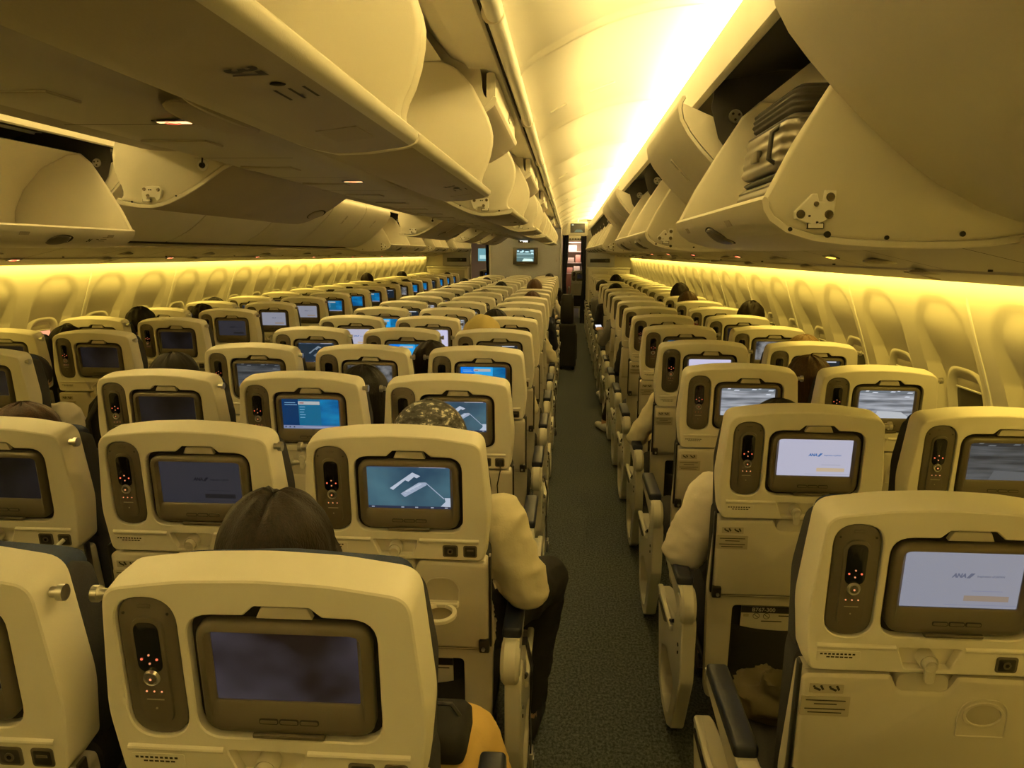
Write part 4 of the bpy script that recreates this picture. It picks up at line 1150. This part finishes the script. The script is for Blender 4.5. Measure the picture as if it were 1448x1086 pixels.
person('person in a camouflage cap and cream long-sleeved top, elbow on the aisle armrest', C_(2, 1), .037, 0, 1.185, 'cream', dict(elR=(.262, .26, .70), wrR=(.19, .49, .665), shR=(.185, .25, .90), knR=(.30, .69, .545), anR=(.25, .64, .10), toR=(.28, .77, .035), slv=.066, pant=1.25), 'cream', 'black', 'dark_brown', 'short', 'camo', seed=2)
person('person in a loose white shirt, elbow over the armrest of the near aisle', R_(0, 1), 0, 0, 1.135, 'white', dict(elL=(-.27, .27, .70), wrL=(-.17, .46, .655), shL=(-.19, .25, .89), slv=.070), 'white', 'black', 'black', 'short', seed=1)
person('person with long brown hair leaning between two seats by the near windows', R_(1, 2), -.17, .02, 1.172, 'sit', {}, 'grey', 'navy', 'brown', 'long', seed=2)
person('person with fair hair just showing over a window seat near the long-haired passenger', R_(1, 3), .04, 0, 1.172, 'sit', {}, 'navy', 'black', 'fair', 'short', seed=2)
person('person with tousled black hair above the sixth near window seat', R_(1, 5), .14, 0, 1.25, 'sit', {}, 'black', 'navy', 'dark_brown', 'messy', seed=0)
person('person with chestnut hair behind the middle-block seat at the frame edge', C_(0, 1), -.08, 0, 1.155, 'sit', {}, 'grey', 'black', 'chestnut', 'short', seed=1)
person('person with sleek black hair, crown showing over the far end of the third row', C_(0, 2), -.07, 0, 1.192, 'sit', {}, 'black', 'black', 'black', 'short', seed=0)
person('person with long black hair leaning between two middle seats of the third row', C_(1, 2), .155, 0, 1.16, 'sit', {}, 'navy', 'navy', 'black', 'long', seed=0)
person('person with smooth black hair in the gap between middle seats of the fourth row', C_(1, 3), .255, .02, 1.160, 'sit', {}, 'grey', 'black', 'dark_brown', 'long', seed=1)
person('person in a crumpled khaki hat, cream sleeve on the aisle armrest', C_(2, 4), -.09, 0, 1.225, 'armout', OUT_R, 'cream', 'black', None, None, 'khaki', seed=1)
person('person with black hair directly in front of the khaki hat', C_(2, 5), -.09, 0, 1.20, 'sit', {}, 'black', 'black', 'black', 'short', seed=2)
person('tall person with short brown hair rising above the middle block', C_(2, 10), 0, 0, 1.265, 'sit', {}, 'navy', 'black', 'brown', 'short', seed=0)
person('person with brown hair seated behind the tall brown-haired passenger', C_(2, 8), .05, 0, 1.20, 'sit', {}, 'navy', 'black', 'chestnut', 'short', seed=1)
person('passenger with cream sleeve and bare forearm at the near aisle, eighth middle-block row', C_(2, 7), -.01, 0, 1.12, 'armout', OUT_R, 'cream', 'black', 'black', 'short', seed=0)
person('grey-haired person in the centre of the middle block', C_(1, 9), 0, 0, 1.178, 'sit', {}, 'grey', 'black', 'grey', 'short', seed=2)
person('person with flat black hair, centre column, two rows past the grey head', C_(1, 11), .04, 0, 1.2, 'sit', {}, 'black', 'black', 'black', 'messy', seed=1)
person('dark-haired person far forward in the middle block by the far aisle', C_(0, 14), .10, 0, 1.187, 'sit', {}, 'black', 'black', 'black', 'short', seed=1)
person('dark head next to the bulkhead edge at the near aisle', C_(2, 16), .06, 0, 1.21, 'sit', {}, 'black', 'black', 'black', 'short', seed=0)
person('dark-haired person slumped low in the eleventh row of the middle block', C_(0, 10), -.02, 0, 1.165, 'sit', {}, 'black', 'black', 'black', 'messy', seed=2)
person('person with wide dark hair leaning to the far aisle, middle block', C_(0, 13), -.15, 0, 1.19, 'sit', {}, 'black', 'black', 'black', 'messy', seed=0)
person('passenger in white sleeve, arm out at the near aisle past the black trolley bag', C_(2, 13), .03, 0, 1.12, 'armout', OUT_R, 'white', 'black', 'black', 'short', seed=1)
person('person in white with a black strap, shoulder out at the far aisle', L_(0, 2), .0, .06, 1.10, 'hood', dict(elR=(.26, .27, .70), wrR=(.17, .47, .66), slv=.068), 'white', 'black', 'black', 'short', seed=1)
person('dark-haired person by the far windows, second far-aisle row', L_(1, 3), .20, 0, 1.165, 'sit', {}, 'black', 'black', 'black', 'short', seed=2)
person('person with rounded black hair by the far windows, third row of the far-aisle pairs', L_(1, 4), .17, 0, 1.212, 'sit', {}, 'navy', 'black', 'black', 'messy', seed=1)
person('person with untidy dark hair by the far windows, fourth row of the far-aisle pairs', L_(1, 5), .20, 0, 1.18, 'sit', {}, 'navy', 'black', 'dark_brown', 'messy', seed=2)
person('person whose dark crown barely shows over a far window seat, fifth far-aisle row', L_(1, 6), -.07, 0, 1.178, 'sit', {}, 'black', 'black', 'black', 'short', seed=1)
person('tall dark head against the far windows, eleventh row of the far-aisle pairs', L_(1, 12), 0, 0, 1.27, 'sit', {}, 'black', 'black', 'dark_brown', 'short', seed=1)
person('tall dark head against the far windows, fourteenth row of the far-aisle pairs', L_(1, 15), 0, 0, 1.24, 'sit', {}, 'black', 'black', 'black', 'short', seed=2)
person('dark head over a far-aisle seat, eleventh row of those pairs', L_(0, 12), .07, 0, 1.18, 'sit', {}, 'black', 'black', 'black', 'short', seed=0)
person('dark head over a far-aisle seat, tenth row of those pairs', L_(0, 11), .08, 0, 1.165, 'sit', {}, 'black', 'black', 'black', 'messy', seed=1)
person('dark head over a far aisle seat near the front closet', L_(0, 17), .06, 0, 1.185, 'sit', {}, 'black', 'black', 'black', 'short', seed=1)
person('tall person with full black hair near the front closet by the near aisle', R_(0, 13), .08, 0, 1.255, 'sit', {}, 'black', 'black', 'black', 'messy', seed=2)
person('dark head at the aisle edge of the near-aisle pairs', R_(0, 12), -.16, 0, 1.2, 'sit', {}, 'grey', 'black', 'black', 'short', seed=1)
person('black-haired person in front of the phone user, near-aisle pairs', R_(0, 10), -.07, 0, 1.21, 'sit', {}, 'black', 'black', 'black', 'short', seed=0)
phone_user = person('person in a grey top holding a lit phone out over the near aisle', R_(0, 8), -.02, 0, 1.15, 'phone', dict(elL=(-.27, .30, .70), wrL=(-.28, .52, .80), anL=(-.24, .70, .10), toL=(-.27, .84, .035)), 'grey', 'black', 'black', 'short', shoe=SOLE, seed=1)
person('person with brownish hair beside the near windows, ninth row ahead', R_(1, 8), -.02, 0, 1.28, 'sit', {}, 'black', 'black', 'dark_brown', 'messy', seed=1)
person('person with brown hair beside the near windows, eighth row ahead', R_(1, 7), -.06, 0, 1.235, 'sit', {}, 'black', 'black', 'brown', 'short', seed=1)
person('passenger with a cream sleeve over the armrest, fourth seat by the near aisle', R_(0, 3), 0, 0, 1.10, 'armoutL', OUT_L, 'cream', 'black', 'black', 'short', seed=2)
person('passenger in dark clothes with a white shoe out in the near aisle', R_(0, 6), 0, 0, 1.10, 'footL', dict(anL=(-.30, .72, .10), toL=(-.36, .86, .04), knL=(-.2, .68, .53)), 'black', 'black', 'black', 'short', shoe=SOLE, seed=2)

# ================================================================== BELONGINGS
def suitcase():
    a = Vector((.51, .86)).normalized(); bdir = Vector((a.y, -a.x)); o = Vector((1.243, 1.667))+a*.035-bdir*.012
    t = thing('suitcase', 'silvery ribbed hard-shell suitcase lying in the open bin over the near window seats', 'suitcase', (0, .92, 0))
    y0, y1 = .0, .46
    def W(u, w, y): return (1.348+.13*u+w, y, 1.608+u)
    case = mat('suitcase_shell', (.20, .18, .15), .3, .6, bump=.1); zipm = M['dark']
    def shell(u0, u1, nm, m, inset=0.0, ribs=True):
        b = MB(); n = 16; rings = []
        out = rrect(inset, .275-inset, y0+inset, y1-inset, .045, 5)
        prof = []
        K = 34
        for i in range(K):
            f = i/(K-1); r = .0
            e = min(f, 1-f)*(u1-u0); r = .018*(1-min(1, e/.018))**2
            if ribs and .12 < f < .88: r += .0045*(.5+.5*math.cos(f*2*PI*4.5))
            prof.append((u0+(u1-u0)*f, r))
        b.loops([[W(u, p[0], p[1]) for p in offset(out, r)] for u, r in prof], m)
        return obj(nm, b.mesh(nm, 40), t)
    lo = shell(.0, .130, 'lower_half', case); shell(.131, .150, 'zip_band', zipm, .006, False); up = shell(.152, .272, 'upper_half', case)
    shell(.273, .335, 'expansion_band', mat('suitcase_fabric', (.05, .045, .04), .8), .006, True)
    b = MB(); b.tube([W(.07, .002, .12), W(.07, -.02, .14), W(.072, -.026, .22), W(.07, -.02, .30), W(.07, .002, .32)], .008, M['dark'], 8); obj('grip', b.mesh('grip', 50), t)
    b = MB(); b.tube([W(.165, .004, .06), W(.175, -.012, .065), W(.235, -.014, .07), W(.25, .004, .075)], .006, M['dark'], 8); obj('side_grip', b.mesh('side_grip', 50), t)
    b = MB(); q = W(.20, -.001, .26); b.box(q, (.014, .07, .03), M['taupe'], .004); obj('combination_lock', b.mesh('combination_lock', 30), t)
suitcase()
t = thing('trolley_case', 'black upright trolley case standing in the near aisle', 'suitcase', (.905, 10.3, 0)); t.rotation_euler = (0, 0, PI/2)
b = MB(); b.box((0, .0, .335), (.36, .24, .58), M['mesh'], .03, 3); obj('body', b.mesh('body', 40), t)
for sx in (-.13, .13):
    for sy_ in (-.08, .08): b = MB(); b.disc((sx-.012, sy_, .022), .022, .024, M['dark'], 'X', 14); obj('wheel', b.mesh('wheel', 40), t)
b = MB(); b.tube([(-.08, .09, .60), (-.08, .09, .92), (.08, .09, .92), (.08, .09, .60)], .009, M['metal'], 8); obj('pull_handle', b.mesh('pull_handle', 40), t)
b = MB(); b.box((0, -.122, .32), (.28, .02, .36), M['fabric'], .012); obj('front_pocket', b.mesh('front_pocket', 40), t)
t = thing('shoulder_bag', 'soft black bag set on top of the trolley case in the near aisle', 'bag', (.895, 10.3, .627)); t.rotation_euler = (0, 0, PI/2)
b = MB(); b.loops([[(x*w, y*d, z) for x, y in rrect(-.16, .16, -.09, .09, .05)] for z, w, d in ((.0, .9, .9), (.02, 1.04, 1.0), (.12, 1.08, 1.02), (.24, 1.0, 1.0), (.33, .92, .93), (.39, .78, .72))], M['mesh']); obj('body', b.mesh('body', 60), t)
b = MB(); b.tube([(-.1, -.02, .38), (-.08, -.02, .46), (0, -.02, .49), (.08, -.02, .46), (.1, -.02, .38)], .01, M['dark'], 8); obj('strap', b.mesh('strap', 60), t)
# phone in the raised hand
t = thing('phone', 'phone with a bright pale screen held over the near aisle', 'phone', (1.553-.02-.285, .383+8*PITCH+.60, .765)); t.rotation_euler = (-.9, 0, .35)
b = MB(); b.box((0, 0, 0), (.075, .009, .155), M['dark'], .004); obj('case', b.mesh('case', 30), t)
b = MB(); b.box((0, -.0048, 0), (.067, .0008, .142), pc((.75, .78, 1.0), 1.1)); b.box((0, -.0054, .02), (.05, .0004, .02), pc((.3, .35, .55))); obj('screen', b.mesh('screen', 0), t)
# black backpack on the far armrest
t = thing('backpack', 'black backpack propped on an armrest at the far aisle beside the white sleeve', 'backpack', (-1.17, 2.62, .619))
b = MB(); b.loops([[(x*w, y*d, z) for x, y in rrect(-.10, .10, -.13, .13, .05)] for z, w, d in ((.0, .85, .9), (.03, 1.0, 1.0), (.16, 1.02, 1.0), (.26, .85, .85), (.31, .5, .55))], M['mesh']); obj('body', b.mesh('body', 60), t)
b = MB(); b.tube([(-.02, -.12, .28), (-.05, -.16, .2), (-.05, -.15, .08), (-.02, -.12, .03)], .012, M['dark'], 8); obj('strap', b.mesh('strap', 60), t)
# black pouch on the mustard lap
t = thing('pouch', 'small black pouch on the lap of the passenger in mustard trousers', 'bag', (.668, .53, .588)); t.scale = (.75, .85, .8)
b = MB(); b.loops([[(x*w, y*w, z) for x, y in rrect(-.07, .07, -.09, .09, .03)] for z, w in ((-.01, .9), (.01, 1.0), (.05, .98), (.07, .8))], M['mesh']); obj('body', b.mesh('body', 60), t)
b = MB(); b.tube([(-.05, 0, .06), (-.02, 0, .10), (.02, 0, .10), (.05, 0, .06)], .006, M['dark'], 6); obj('strap', b.mesh('strap', 60), t)
# olive jacket dropped on the nearest aisle seat
from mathutils import noise as _nz
b = MB(); b.sphere((0, 0, 0), (.075, .09, .04), mat('olive_cloth', (.085, .07, .032), .9, bump=.4), 48, 30)
for v in b.bm.verts:
    n_ = v.co.normalized(); v.co += n_*(.034*(1-2*abs(_nz.noise(v.co*20+Vector((2, 5, 1)))))-.008); v.co.z = max(v.co.z, -.03)
tag(obj('jacket', b.mesh('jacket', 70), None, (1.41, .90, .508)), 'crumpled olive jacket on the cushion of the nearest near-aisle seat', 'jacket')
# safety cards in the pockets
def card(x, y, label, group):
    t = thing('safety_card', label, 'safety card', (x, y, 0), group)
    b = MB(); b.box((0, .047, -.572), (.24, .002, .16), M['paper']); obj('card', b.xf(TILT).mesh('card', 0), t)
    b = MB(); b.box((0, .0455, -.503), (.24, .001, .021), M['ink']); b.text('B767-300', .0175, lambda u, v: (-.055+u, .0446, -.503+v), M['paper'], bold=.0004)
    b.xf(TILT); obj('title_band', b.mesh('title_band', 0), t)
    b = MB()
    for i in (-.075, -.045):
        b.loops([[(i+r*math.cos(q), d, -.524+r*math.sin(q)) for q in [2*PI*k/18 for k in range(18)]] for r, d in ((.010, .0456), (.0085, .0454))], M['ink'], False, False)
        b.box((i, .0454, -.524), (.017, .0006, .0015), M['ink'], rot=Matrix.Rotation(.7, 3, 'Y'))
    b.box((-.105, .0454, -.523), (.016, .0006, .008), M['label']); b.box((.05, .0454, -.522), (.12, .0006, .003), M['ink']); b.box((-.03, .0454, -.541), (.06, .0006, .003), M['ink'])
    b.xf(TILT); obj('pictograms', b.mesh('pictograms', 0), t)
card(R_(0, 1)[0], R_(0, 1)[1], 'safety card reading B767-300 in the pocket behind the white-shirted passenger', None)
card(C_(2, 1)[0], C_(2, 1)[1], 'safety card in the pocket behind the passenger in the camouflage cap', None)
# cables
def P_(c, k, X, D, V, blk=C_):
    q = TILT @ Vector((X, D, V)); x, y = blk(c, k); return (x+q.x, y+q.y, q.z)
b = MB(); b.tube([P_(2, 2, .176, -.006, -.163), P_(2, 2, .180, -.014, -.18), P_(2, 2, .168, -.016, -.24), P_(2, 2, .172, -.012, -.33), P_(2, 2, .192, -.006, -.43), P_(2, 2, .20, .0, -.50)], .0022, M['dark'], 6); b.box(P_(2, 2, .176, -.008, -.16), (.013, .014, .02), M['dark'], .003)
tag(obj('headphone_cable', b.mesh('headphone_cable', 60)), 'thin black cable hanging from the socket of a third-row middle-block seat', 'cable')
b = MB(); b.tube([P_(0, 1, .176, -.004, -.160), P_(0, 1, .168, -.022, -.168)], .005, M['white'], 8); b.tube([P_(0, 1, .168, -.022, -.168), P_(0, 1, .155, -.03, -.185), P_(0, 1, .146, -.026, -.23), P_(0, 1, .144, -.012, -.30), P_(0, 1, .15, -.006, -.38)], .0022, M['white'], 6)
tag(obj('charging_cable', b.mesh('charging_cable', 60)), 'white charging cable plugged into the seat back at the frame edge', 'cable')

# ================================================================== FRONT OF THE CABIN
def front():
    YB = 16.4
    b = MB(); b.box((0, YB+.03, 1.15), (1.49, .06, 2.3), M['grey'])
    for x in (-.742, .742): b.box((x, YB+.02, 1.15), (.03, .1, 2.3), M['bin'], .005)
    b.box((0, YB-.003, .9), (.03, .012, 1.4), M['grey']); b.box((0, YB-.003, 1.85), (.012, .008, .3), M['grey'])
    b.box((.655, YB-.004, 1.44), (.03, .012, .07), M['taupe'], .003)
    struct('wall_front', b.mesh('bulkhead', 30))
    t = thing('wall_monitor', 'flat monitor with a bright runway picture on the grey front bulkhead', 'monitor', (0, YB, 0))
    b = MB(); b.box((0, -.035, 1.51), (.52, .07, .35), M['taupe'], .012); obj('monitor_case', b.mesh('monitor_case', 30), t)
    def big(kind, xc, zc, w, h, y):
        m = screen_mesh(kind, w, h, xc, 0).xf(Matrix.Translation((0, y, zc))); return m.mesh('picture', 0, recalc=False)
    b = MB(); zc = 1.525; w, h = .178, .125; y = -.0712
    def R(x0, y0, x1, y1, c, k=1): b.quad([(-w+2*w*x, y-.0004*k, zc-h+2*h*v) for x, v in ((x0, y0), (x1, y0), (x1, y1), (x0, y1))], c)
    R(0, 0, 1, 1, pc((.09, .17, .17)), 0); R(0, .86, 1, 1, pc((.02, .05, .06))); R(.0, .55, 1, .66, pc((.26, .42, .44))); R(0, .3, 1, .36, pc((.22, .36, .36)))
    for x, v, q in ((.02, .8, .12), (.2, .72, .16), (.3, .8, .12), (.5, .74, .2), (.8, .82, .18), (.85, .62, .12)): R(x, v, x+q, v+.1, pc((.6, .85, .9)), 2)
    b.quad([(-w+2*w*x, y-.001, zc-h+2*h*v) for x, v in ((.32, .02), (.96, .02), (.92, .22), (.42, .24))], pc((.62, .85, .78)))
    obj('picture', b.mesh('picture', 0, recalc=False), t)
    # lit exit arrow under the centre bins
    t = thing('exit_sign', 'lit white exit arrow above the monitor on the front bulkhead', 'sign', (0, YB, 0))
    p = aty(741, 340, YB-.05)
    b = MB(); b.box((p.x, -.03, p.z), (.24, .05, .09), M['taupe'], .008); obj('sign_case', b.mesh('sign_case', 30), t)
    b = MB(); e = emis('sign_light', (1, 1, .95), 3); q = -.0565
    for i in range(3): b.box((p.x-.005+.034*i, q, p.z), (.022, .003, .066), e, .001)
    b.quad([(p.x-.10, q, p.z), (p.x-.06, q, p.z-.022), (p.x-.06, q, p.z+.022)], e); b.box((p.x-.045, q, p.z), (.04, .003, .022), e)
    obj('arrow', b.mesh('arrow', 0), t)
    # side partitions closing the two pairs of seats
    for sg, y, nm in ((1, 17.75, 'wall_front_right'), (-1, 17.75, 'wall_front_left')):
        b = MB()
        b.box((sg*1.86, y+.04, 1.15), (1.12, .08, 2.3), M['bin'], .006)
        b.box((sg*1.86, y-.02, 1.52), (.9, .03, .12), M['dark']) if False else None
        struct(nm, b.mesh('partition', 30))
        t = thing('closet', 'low cream closet with two doors at the front end of the %s window seats' % ('near-aisle' if sg > 0 else 'far-aisle'), 'closet', (sg*1.80, y-.02, 0))
        bb = MB(); bb.box((0, -.14, .62), (.92, .28, 1.24), M['bin'], .012); obj('body', bb.mesh('body', 30), t)
        for k in (-1, 1):
            bb = MB(); bb.box((k*.2, -.287, 1.06), (.37, .016, .25), M['tray'], .006); d = obj('door', bb.mesh('door', 30), t)
        bb = MB(); bb.box((0, -.15, 1.252), (.96, .32, .025), M['white'], .006); obj('counter_top', bb.mesh('counter_top', 30), t)
        t = thing('stowage_unit', 'grey stowage unit with a dark slot above the closet by the %s' % ('near aisle' if sg > 0 else 'far aisle'), 'stowage', (sg*1.62, y-.02, 0))
        bb = MB(); bb.box((0, -.1, 1.46), (.60, .2, .36), M['grey'], .01); obj('body', bb.mesh('body', 30), t)
        bb = MB(); bb.box((-.02*sg, -.203, 1.415), (.44, .012, .085), M['dark'], .003); bb.box((.12, -.21, 1.42), (.03, .01, .03), M['metal'], .003); obj('slot', bb.mesh('slot', 30), t)
    # headers over the two aisles
    for sg, nm in ((1, 'wall_header_right'), (-1, 'wall_header_left')):
        b = MB(); b.box((sg*1.02, 17.7, 2.12), (.56, .1, .5), M['bin'], .006); struct(nm, b.mesh('header', 30))
    # monitor and panel hung over the near aisle
    t = thing('ceiling_monitor', 'small dark monitor hung from the ceiling over the near aisle', 'monitor', (1.08, 16.5, 0))
    b = MB(); b.box((0, 0, 2.08), (.42, .1, .27), M['bin'], .02); b.tube([(0, .02, 2.2), (0, .02, 2.30)], .02, M['bin'], 8); obj('monitor_case', b.mesh('monitor_case', 30), t)
    b = MB(); b.box((0, -.052, 2.09), (.30, .006, .19), M['gloss']); b.box((-.1, -.0556, 2.155), (.04, .001, .02), pc((.4, .5, .5))); b.quad([(-.07, -.056, 2.01), (.12, -.056, 2.01), (.08, -.056, 2.06), (-.03, -.056, 2.06)], pc((.05, .11, .10))); obj('picture', b.mesh('picture', 0), t)
    t = thing('attendant_panel', 'strip of dark switches under the monitor over the near aisle', 'control panel', (1.08, 17.64, 0))
    b = MB(); b.box((0, -.02, 1.89), (.42, .04, .09), M['bin'], .006); obj('panel', b.mesh('panel', 30), t)
    for i in range(6):
        b = MB(); b.box((-.15+.06*i, -.045, 1.885), (.034, .012, .022), M['dark'], .002); obj('switch', b.mesh('switch', 0), t)
    # curtains
    def curtain(x0, x1, z0, z1, y, label):
        b = MB(); n = 40
        rings = []
        for j in range(9):
            z = z1+(z0-z1)*j/8; squeeze = 1-.35*math.exp(-((j-4)/1.6)**2)
            rings.append([(x0+(x1-x0)*i/n*squeeze, y+.025*math.sin(i/n*PI*7), z) for i in range(n+1)])
        b.loops(rings, M['curtain'], False, False, closed=False)
        b.loops([[(x, yy+.03, z) for x, yy, z in r] for r in rings], M['curtain'], False, False, closed=False)
        o = obj('curtain', b.mesh('curtain', 80)); tag(o, label, 'curtain')
    curtain(.775, .90, .02, 1.95, 16.6, 'dark blue curtain gathered beside the grey bulkhead, near aisle')
    curtain(1.29, 1.17, .02, 1.95, 17.5, 'dark blue curtain tied back against the window-side partition')
    curtain(-.775, -.86, .02, 1.95, 16.6, 'dark curtain gathered beside the bulkhead, far aisle')
    # forward zone: walls, galley, one more seat
    b = MB(); b.loops([[(x, y, z) for x, z in ((-2.45, 0), (-2.45, 1.9), (-1.6, 2.28), (1.6, 2.28), (2.45, 1.9), (2.45, 0))] for y in (17.85, 24.6)], M['bin'], False, False, closed=False)
    b.box((0, 24.65, 1.15), (4.9, .1, 2.3), M['bin']); struct('wall_forward_zone', b.mesh('forward', 30))
    t = thing('galley_cart', 'bright galley shelves stacked with boxes beyond the curtains', 'galley shelf', (1.06, 23.2, 0))
    b = MB(); b.box((0, 0, .5), (.46, .5, 1.0), mat('walnut_laminate', (.16, .07, .035), .5, noise=.3, nscale=9, stretch=(1, 1, .2)), .01); obj('cabinet', b.mesh('cabinet', 30), t)
    b = MB(); b.box((0, .24, 1.45), (.46, .02, .9), M['white']); 
    for z in (1.0, 1.3, 1.62, 1.88): b.box((0, 0, z), (.46, .5, .015), M['white'], .003)
    for x in (-.225, .225): b.box((x, 0, 1.45), (.015, .5, .9), M['white'], .003)
    obj('shelf_frame', b.mesh('shelf_frame', 30), t)
    pk = mat('pink_card', (.75, .42, .33), .6); k = 0
    for x, z, w, h in ((-.12, 1.01, .16, .16), (.08, 1.01, .18, .2), (-.1, 1.31, .2, .14), (.11, 1.31, .14, .22), (-.06, 1.63, .26, .17)):
        b = MB(); b.box((0, 0, h/2), (w, .2, h), [pk, M['white'], M['paper']][k % 3], .006)
        o = obj('galley_box', b.mesh('galley_box', 30), None, (1.06+x, 23.05, z)); k += 1
        tag(o, ['pink', 'white', 'buff', 'rosy', 'plain white'][k-1]+' box on the galley shelves beyond the curtains', 'box')
    t = thing('zone_monitor', 'small monitor with a pale blue picture seen through the far-aisle doorway', 'monitor', (-1.43, 22.0, 0))
    b = MB(); b.box((0, 0, 1.52), (.42, .06, .42), M['bin'], .01); obj('monitor_case', b.mesh('monitor_case', 30), t)
    b = MB(); b.box((0, -.033, 1.52), (.34, .006, .34), pc((.13, .30, .34))); b.box((0, -.037, 1.46), (.26, .002, .1), pc((.4, .62, .62))); obj('picture', b.mesh('picture', 0), t)
    make_seat('lone cream seat standing beyond the curtains in the forward cabin', (1.19, 19.3, 0), 'off', 1, [.2525], 0)
    make_seat('cream seat glimpsed through the far-aisle doorway', (-1.10, 19.6, 0), 'menu', 1, [.2525], 0)
front()

# ================================================================== SIGNS
def signs():
    red = emis('sign_red', (1, .10, .05), 2.2); org = emis('sign_amber', (1, .55, .22), 2.2); yel = emis('sign_yellow', (1, .62, .06), 2.4)
    def face(b, n, sg=0):
        pass
    # middle strip
    k = 0
    for px, py in ((245, 173), (499, 257)):
        p = aty(px, py, 1.0)
        # drop onto the strip plane z = 1.824
        c = co.matrix_world.translation; d = (p-c); q = c+d*((1.8225-c.z)/d.z)
        t = thing('no_smoking_sign', 'lit red no-smoking sign, %s on the strip under the middle bins' % ('nearest' if k == 0 else 'second'), 'sign', (q.x, q.y, 1.8225), 'ceiling signs'); k += 1
        b = MB(); b.box((0, 0, .001), (.075, .034, .002), M['dark']); obj('sign_plate', b.mesh('sign_plate', 0), t)
        b = MB(); b.box((.0, 0, -.0006), (.062, .013, .001), org); b.box((.022, .0, -.0011), (.024, .022, .001), org)
        R_ = [[(r*math.cos(a), r*math.sin(a), -.0022) for a in [2*PI*i/20 for i in range(20)]] for r in (.0165, .0125)]
        b.loops(R_, red, False, False); b.box((0, 0, -.0023), (.028, .0035, .0006), red, rot=Matrix.Rotation(.7, 3, 'Z'))
        obj('symbol', b.mesh('symbol', 0), t)
    # oval standing in for a bin's latch recess, set on the middle strip
    p = atx(305, 172, -.02); c = co.matrix_world.translation
    d = p-c; q = c+d*((1.822-c.z)/d.z)
    b = MB(); b.sphere((0, 0, 0), (.055, .19, .016), M['under'], 24, 12); o = obj('latch_recess_oval', b.mesh('latch_recess_oval', 60), None, (q.x, q.y, 1.827)); tag(o, 'oval bin-latch shape beside the nearest no-smoking sign', 'light pod')
    # outboard strips
    for sg, lst, where in ((1, ((1175, 363, 1), (1043, 362, 0), (980, 360, 0), (945, 359, 0), (922, 359, 0)), 'over the window seats beside the near aisle'),
                    (-1, ((20, 367, 0), (241, 364, 0), (364, 363, 0), (444, 363, 0), (499, 363, 0), (540, 362, 0), (571, 362, 0), (598, 361, 0), (620, 361, 0)), 'over the window seats beyond the far aisle')):
        n = 0
        for px, py, yl in lst:
            n += 1
            # meet the sloping strip: points (1.72,1.584)-(2.18,1.474)
            c = co.matrix_world.translation; best = None
            for i in range(60):
                x = 1.74+.42*i/59; z = 1.580-(x-1.72)*.239
                q = atx(px, py, sg*x); e = abs(q.z-z)
                if best is None or e < best[0]: best = (e, q, x, z)
            e, q, x, z = best
            t = thing('no_smoking_sign', 'lit %s sign, %s of those %s' % ('amber' if yl else 'red', ORD[n], where), 'sign', (sg*x, q.y, z-.003), 'ceiling signs')
            t.rotation_euler = (0, sg*.235, 0)
            b = MB(); b.box((0, 0, .001), (.034, .085, .003), M['dark']); obj('sign_plate', b.mesh('sign_plate', 0), t)
            b = MB(); b.box((0, .0, -.001), (.014, .07, .0015), yel if yl else org); b.disc((0, .0, -.0012), .013, -.0015, red if not yl else yel, 'Z', 16); b.box((0, -.018, -.0022), (.016, .022, .001), yel if yl else red)
            obj('symbol', b.mesh('symbol', 0), t)
signs()

# ================================================================== LIGHTS
def area(name, loc, sx, sy, d, col, power):
    L = bpy.data.lights.new(name, 'AREA'); L.shape = 'RECTANGLE'; L.size = sx; L.size_y = sy; L.color = col; L.energy = power
    o = bpy.data.objects.new(name, L); COL.objects.link(o); o.location = loc
    z = -Vector(d).normalized(); y = Vector((0, 1, 0)); x = y.cross(z).normalized(); y = z.cross(x)
    o.matrix_world = Matrix(((x.x, y.x, z.x, loc[0]), (x.y, y.y, z.y, loc[1]), (x.z, y.z, z.z, loc[2]), (0, 0, 0, 1)))
    return o
WARM = (1, .748, .262); YEL = (1, .685, .115)
for sg in (1, -1):
    area('ceiling_cove_lamp', (sg*1.49, 7.6, 2.207), .08, 19.4, (-.32*sg, 0, .95), WARM, 385)
    area('wall_cove_lamp', (sg*2.168, 7.6, 1.505), .028, 19.4, (.60*sg, 0, -.80), YEL, 58)
area('galley_lamp', (1.06, 22.6, 2.1), .3, .2, (0, .5, -1), (1, .62, .48), 16)
area('added_forward_fill', (0, 20.5, 2.22), 2.4, .3, (0, 0, -1), WARM, 9)  # unseen lamp added to take the purple cast off the forward zone
w = bpy.data.worlds.new('world'); S.world = w; w.use_nodes = True
w.node_tree.nodes['Background'].inputs[0].default_value = (0, 0, 0, 1)
S.view_settings.view_transform = 'Standard'; S.view_settings.look = 'None'; S.view_settings.gamma = 1; S.view_settings.use_curve_mapping = False
S.view_settings.exposure = .22
S.cycles.use_denoising = True
S.cycles.max_bounces = 9; S.cycles.diffuse_bounces = 7; S.cycles.glossy_bounces = 3
S.cycles.sample_clamp_indirect = 8
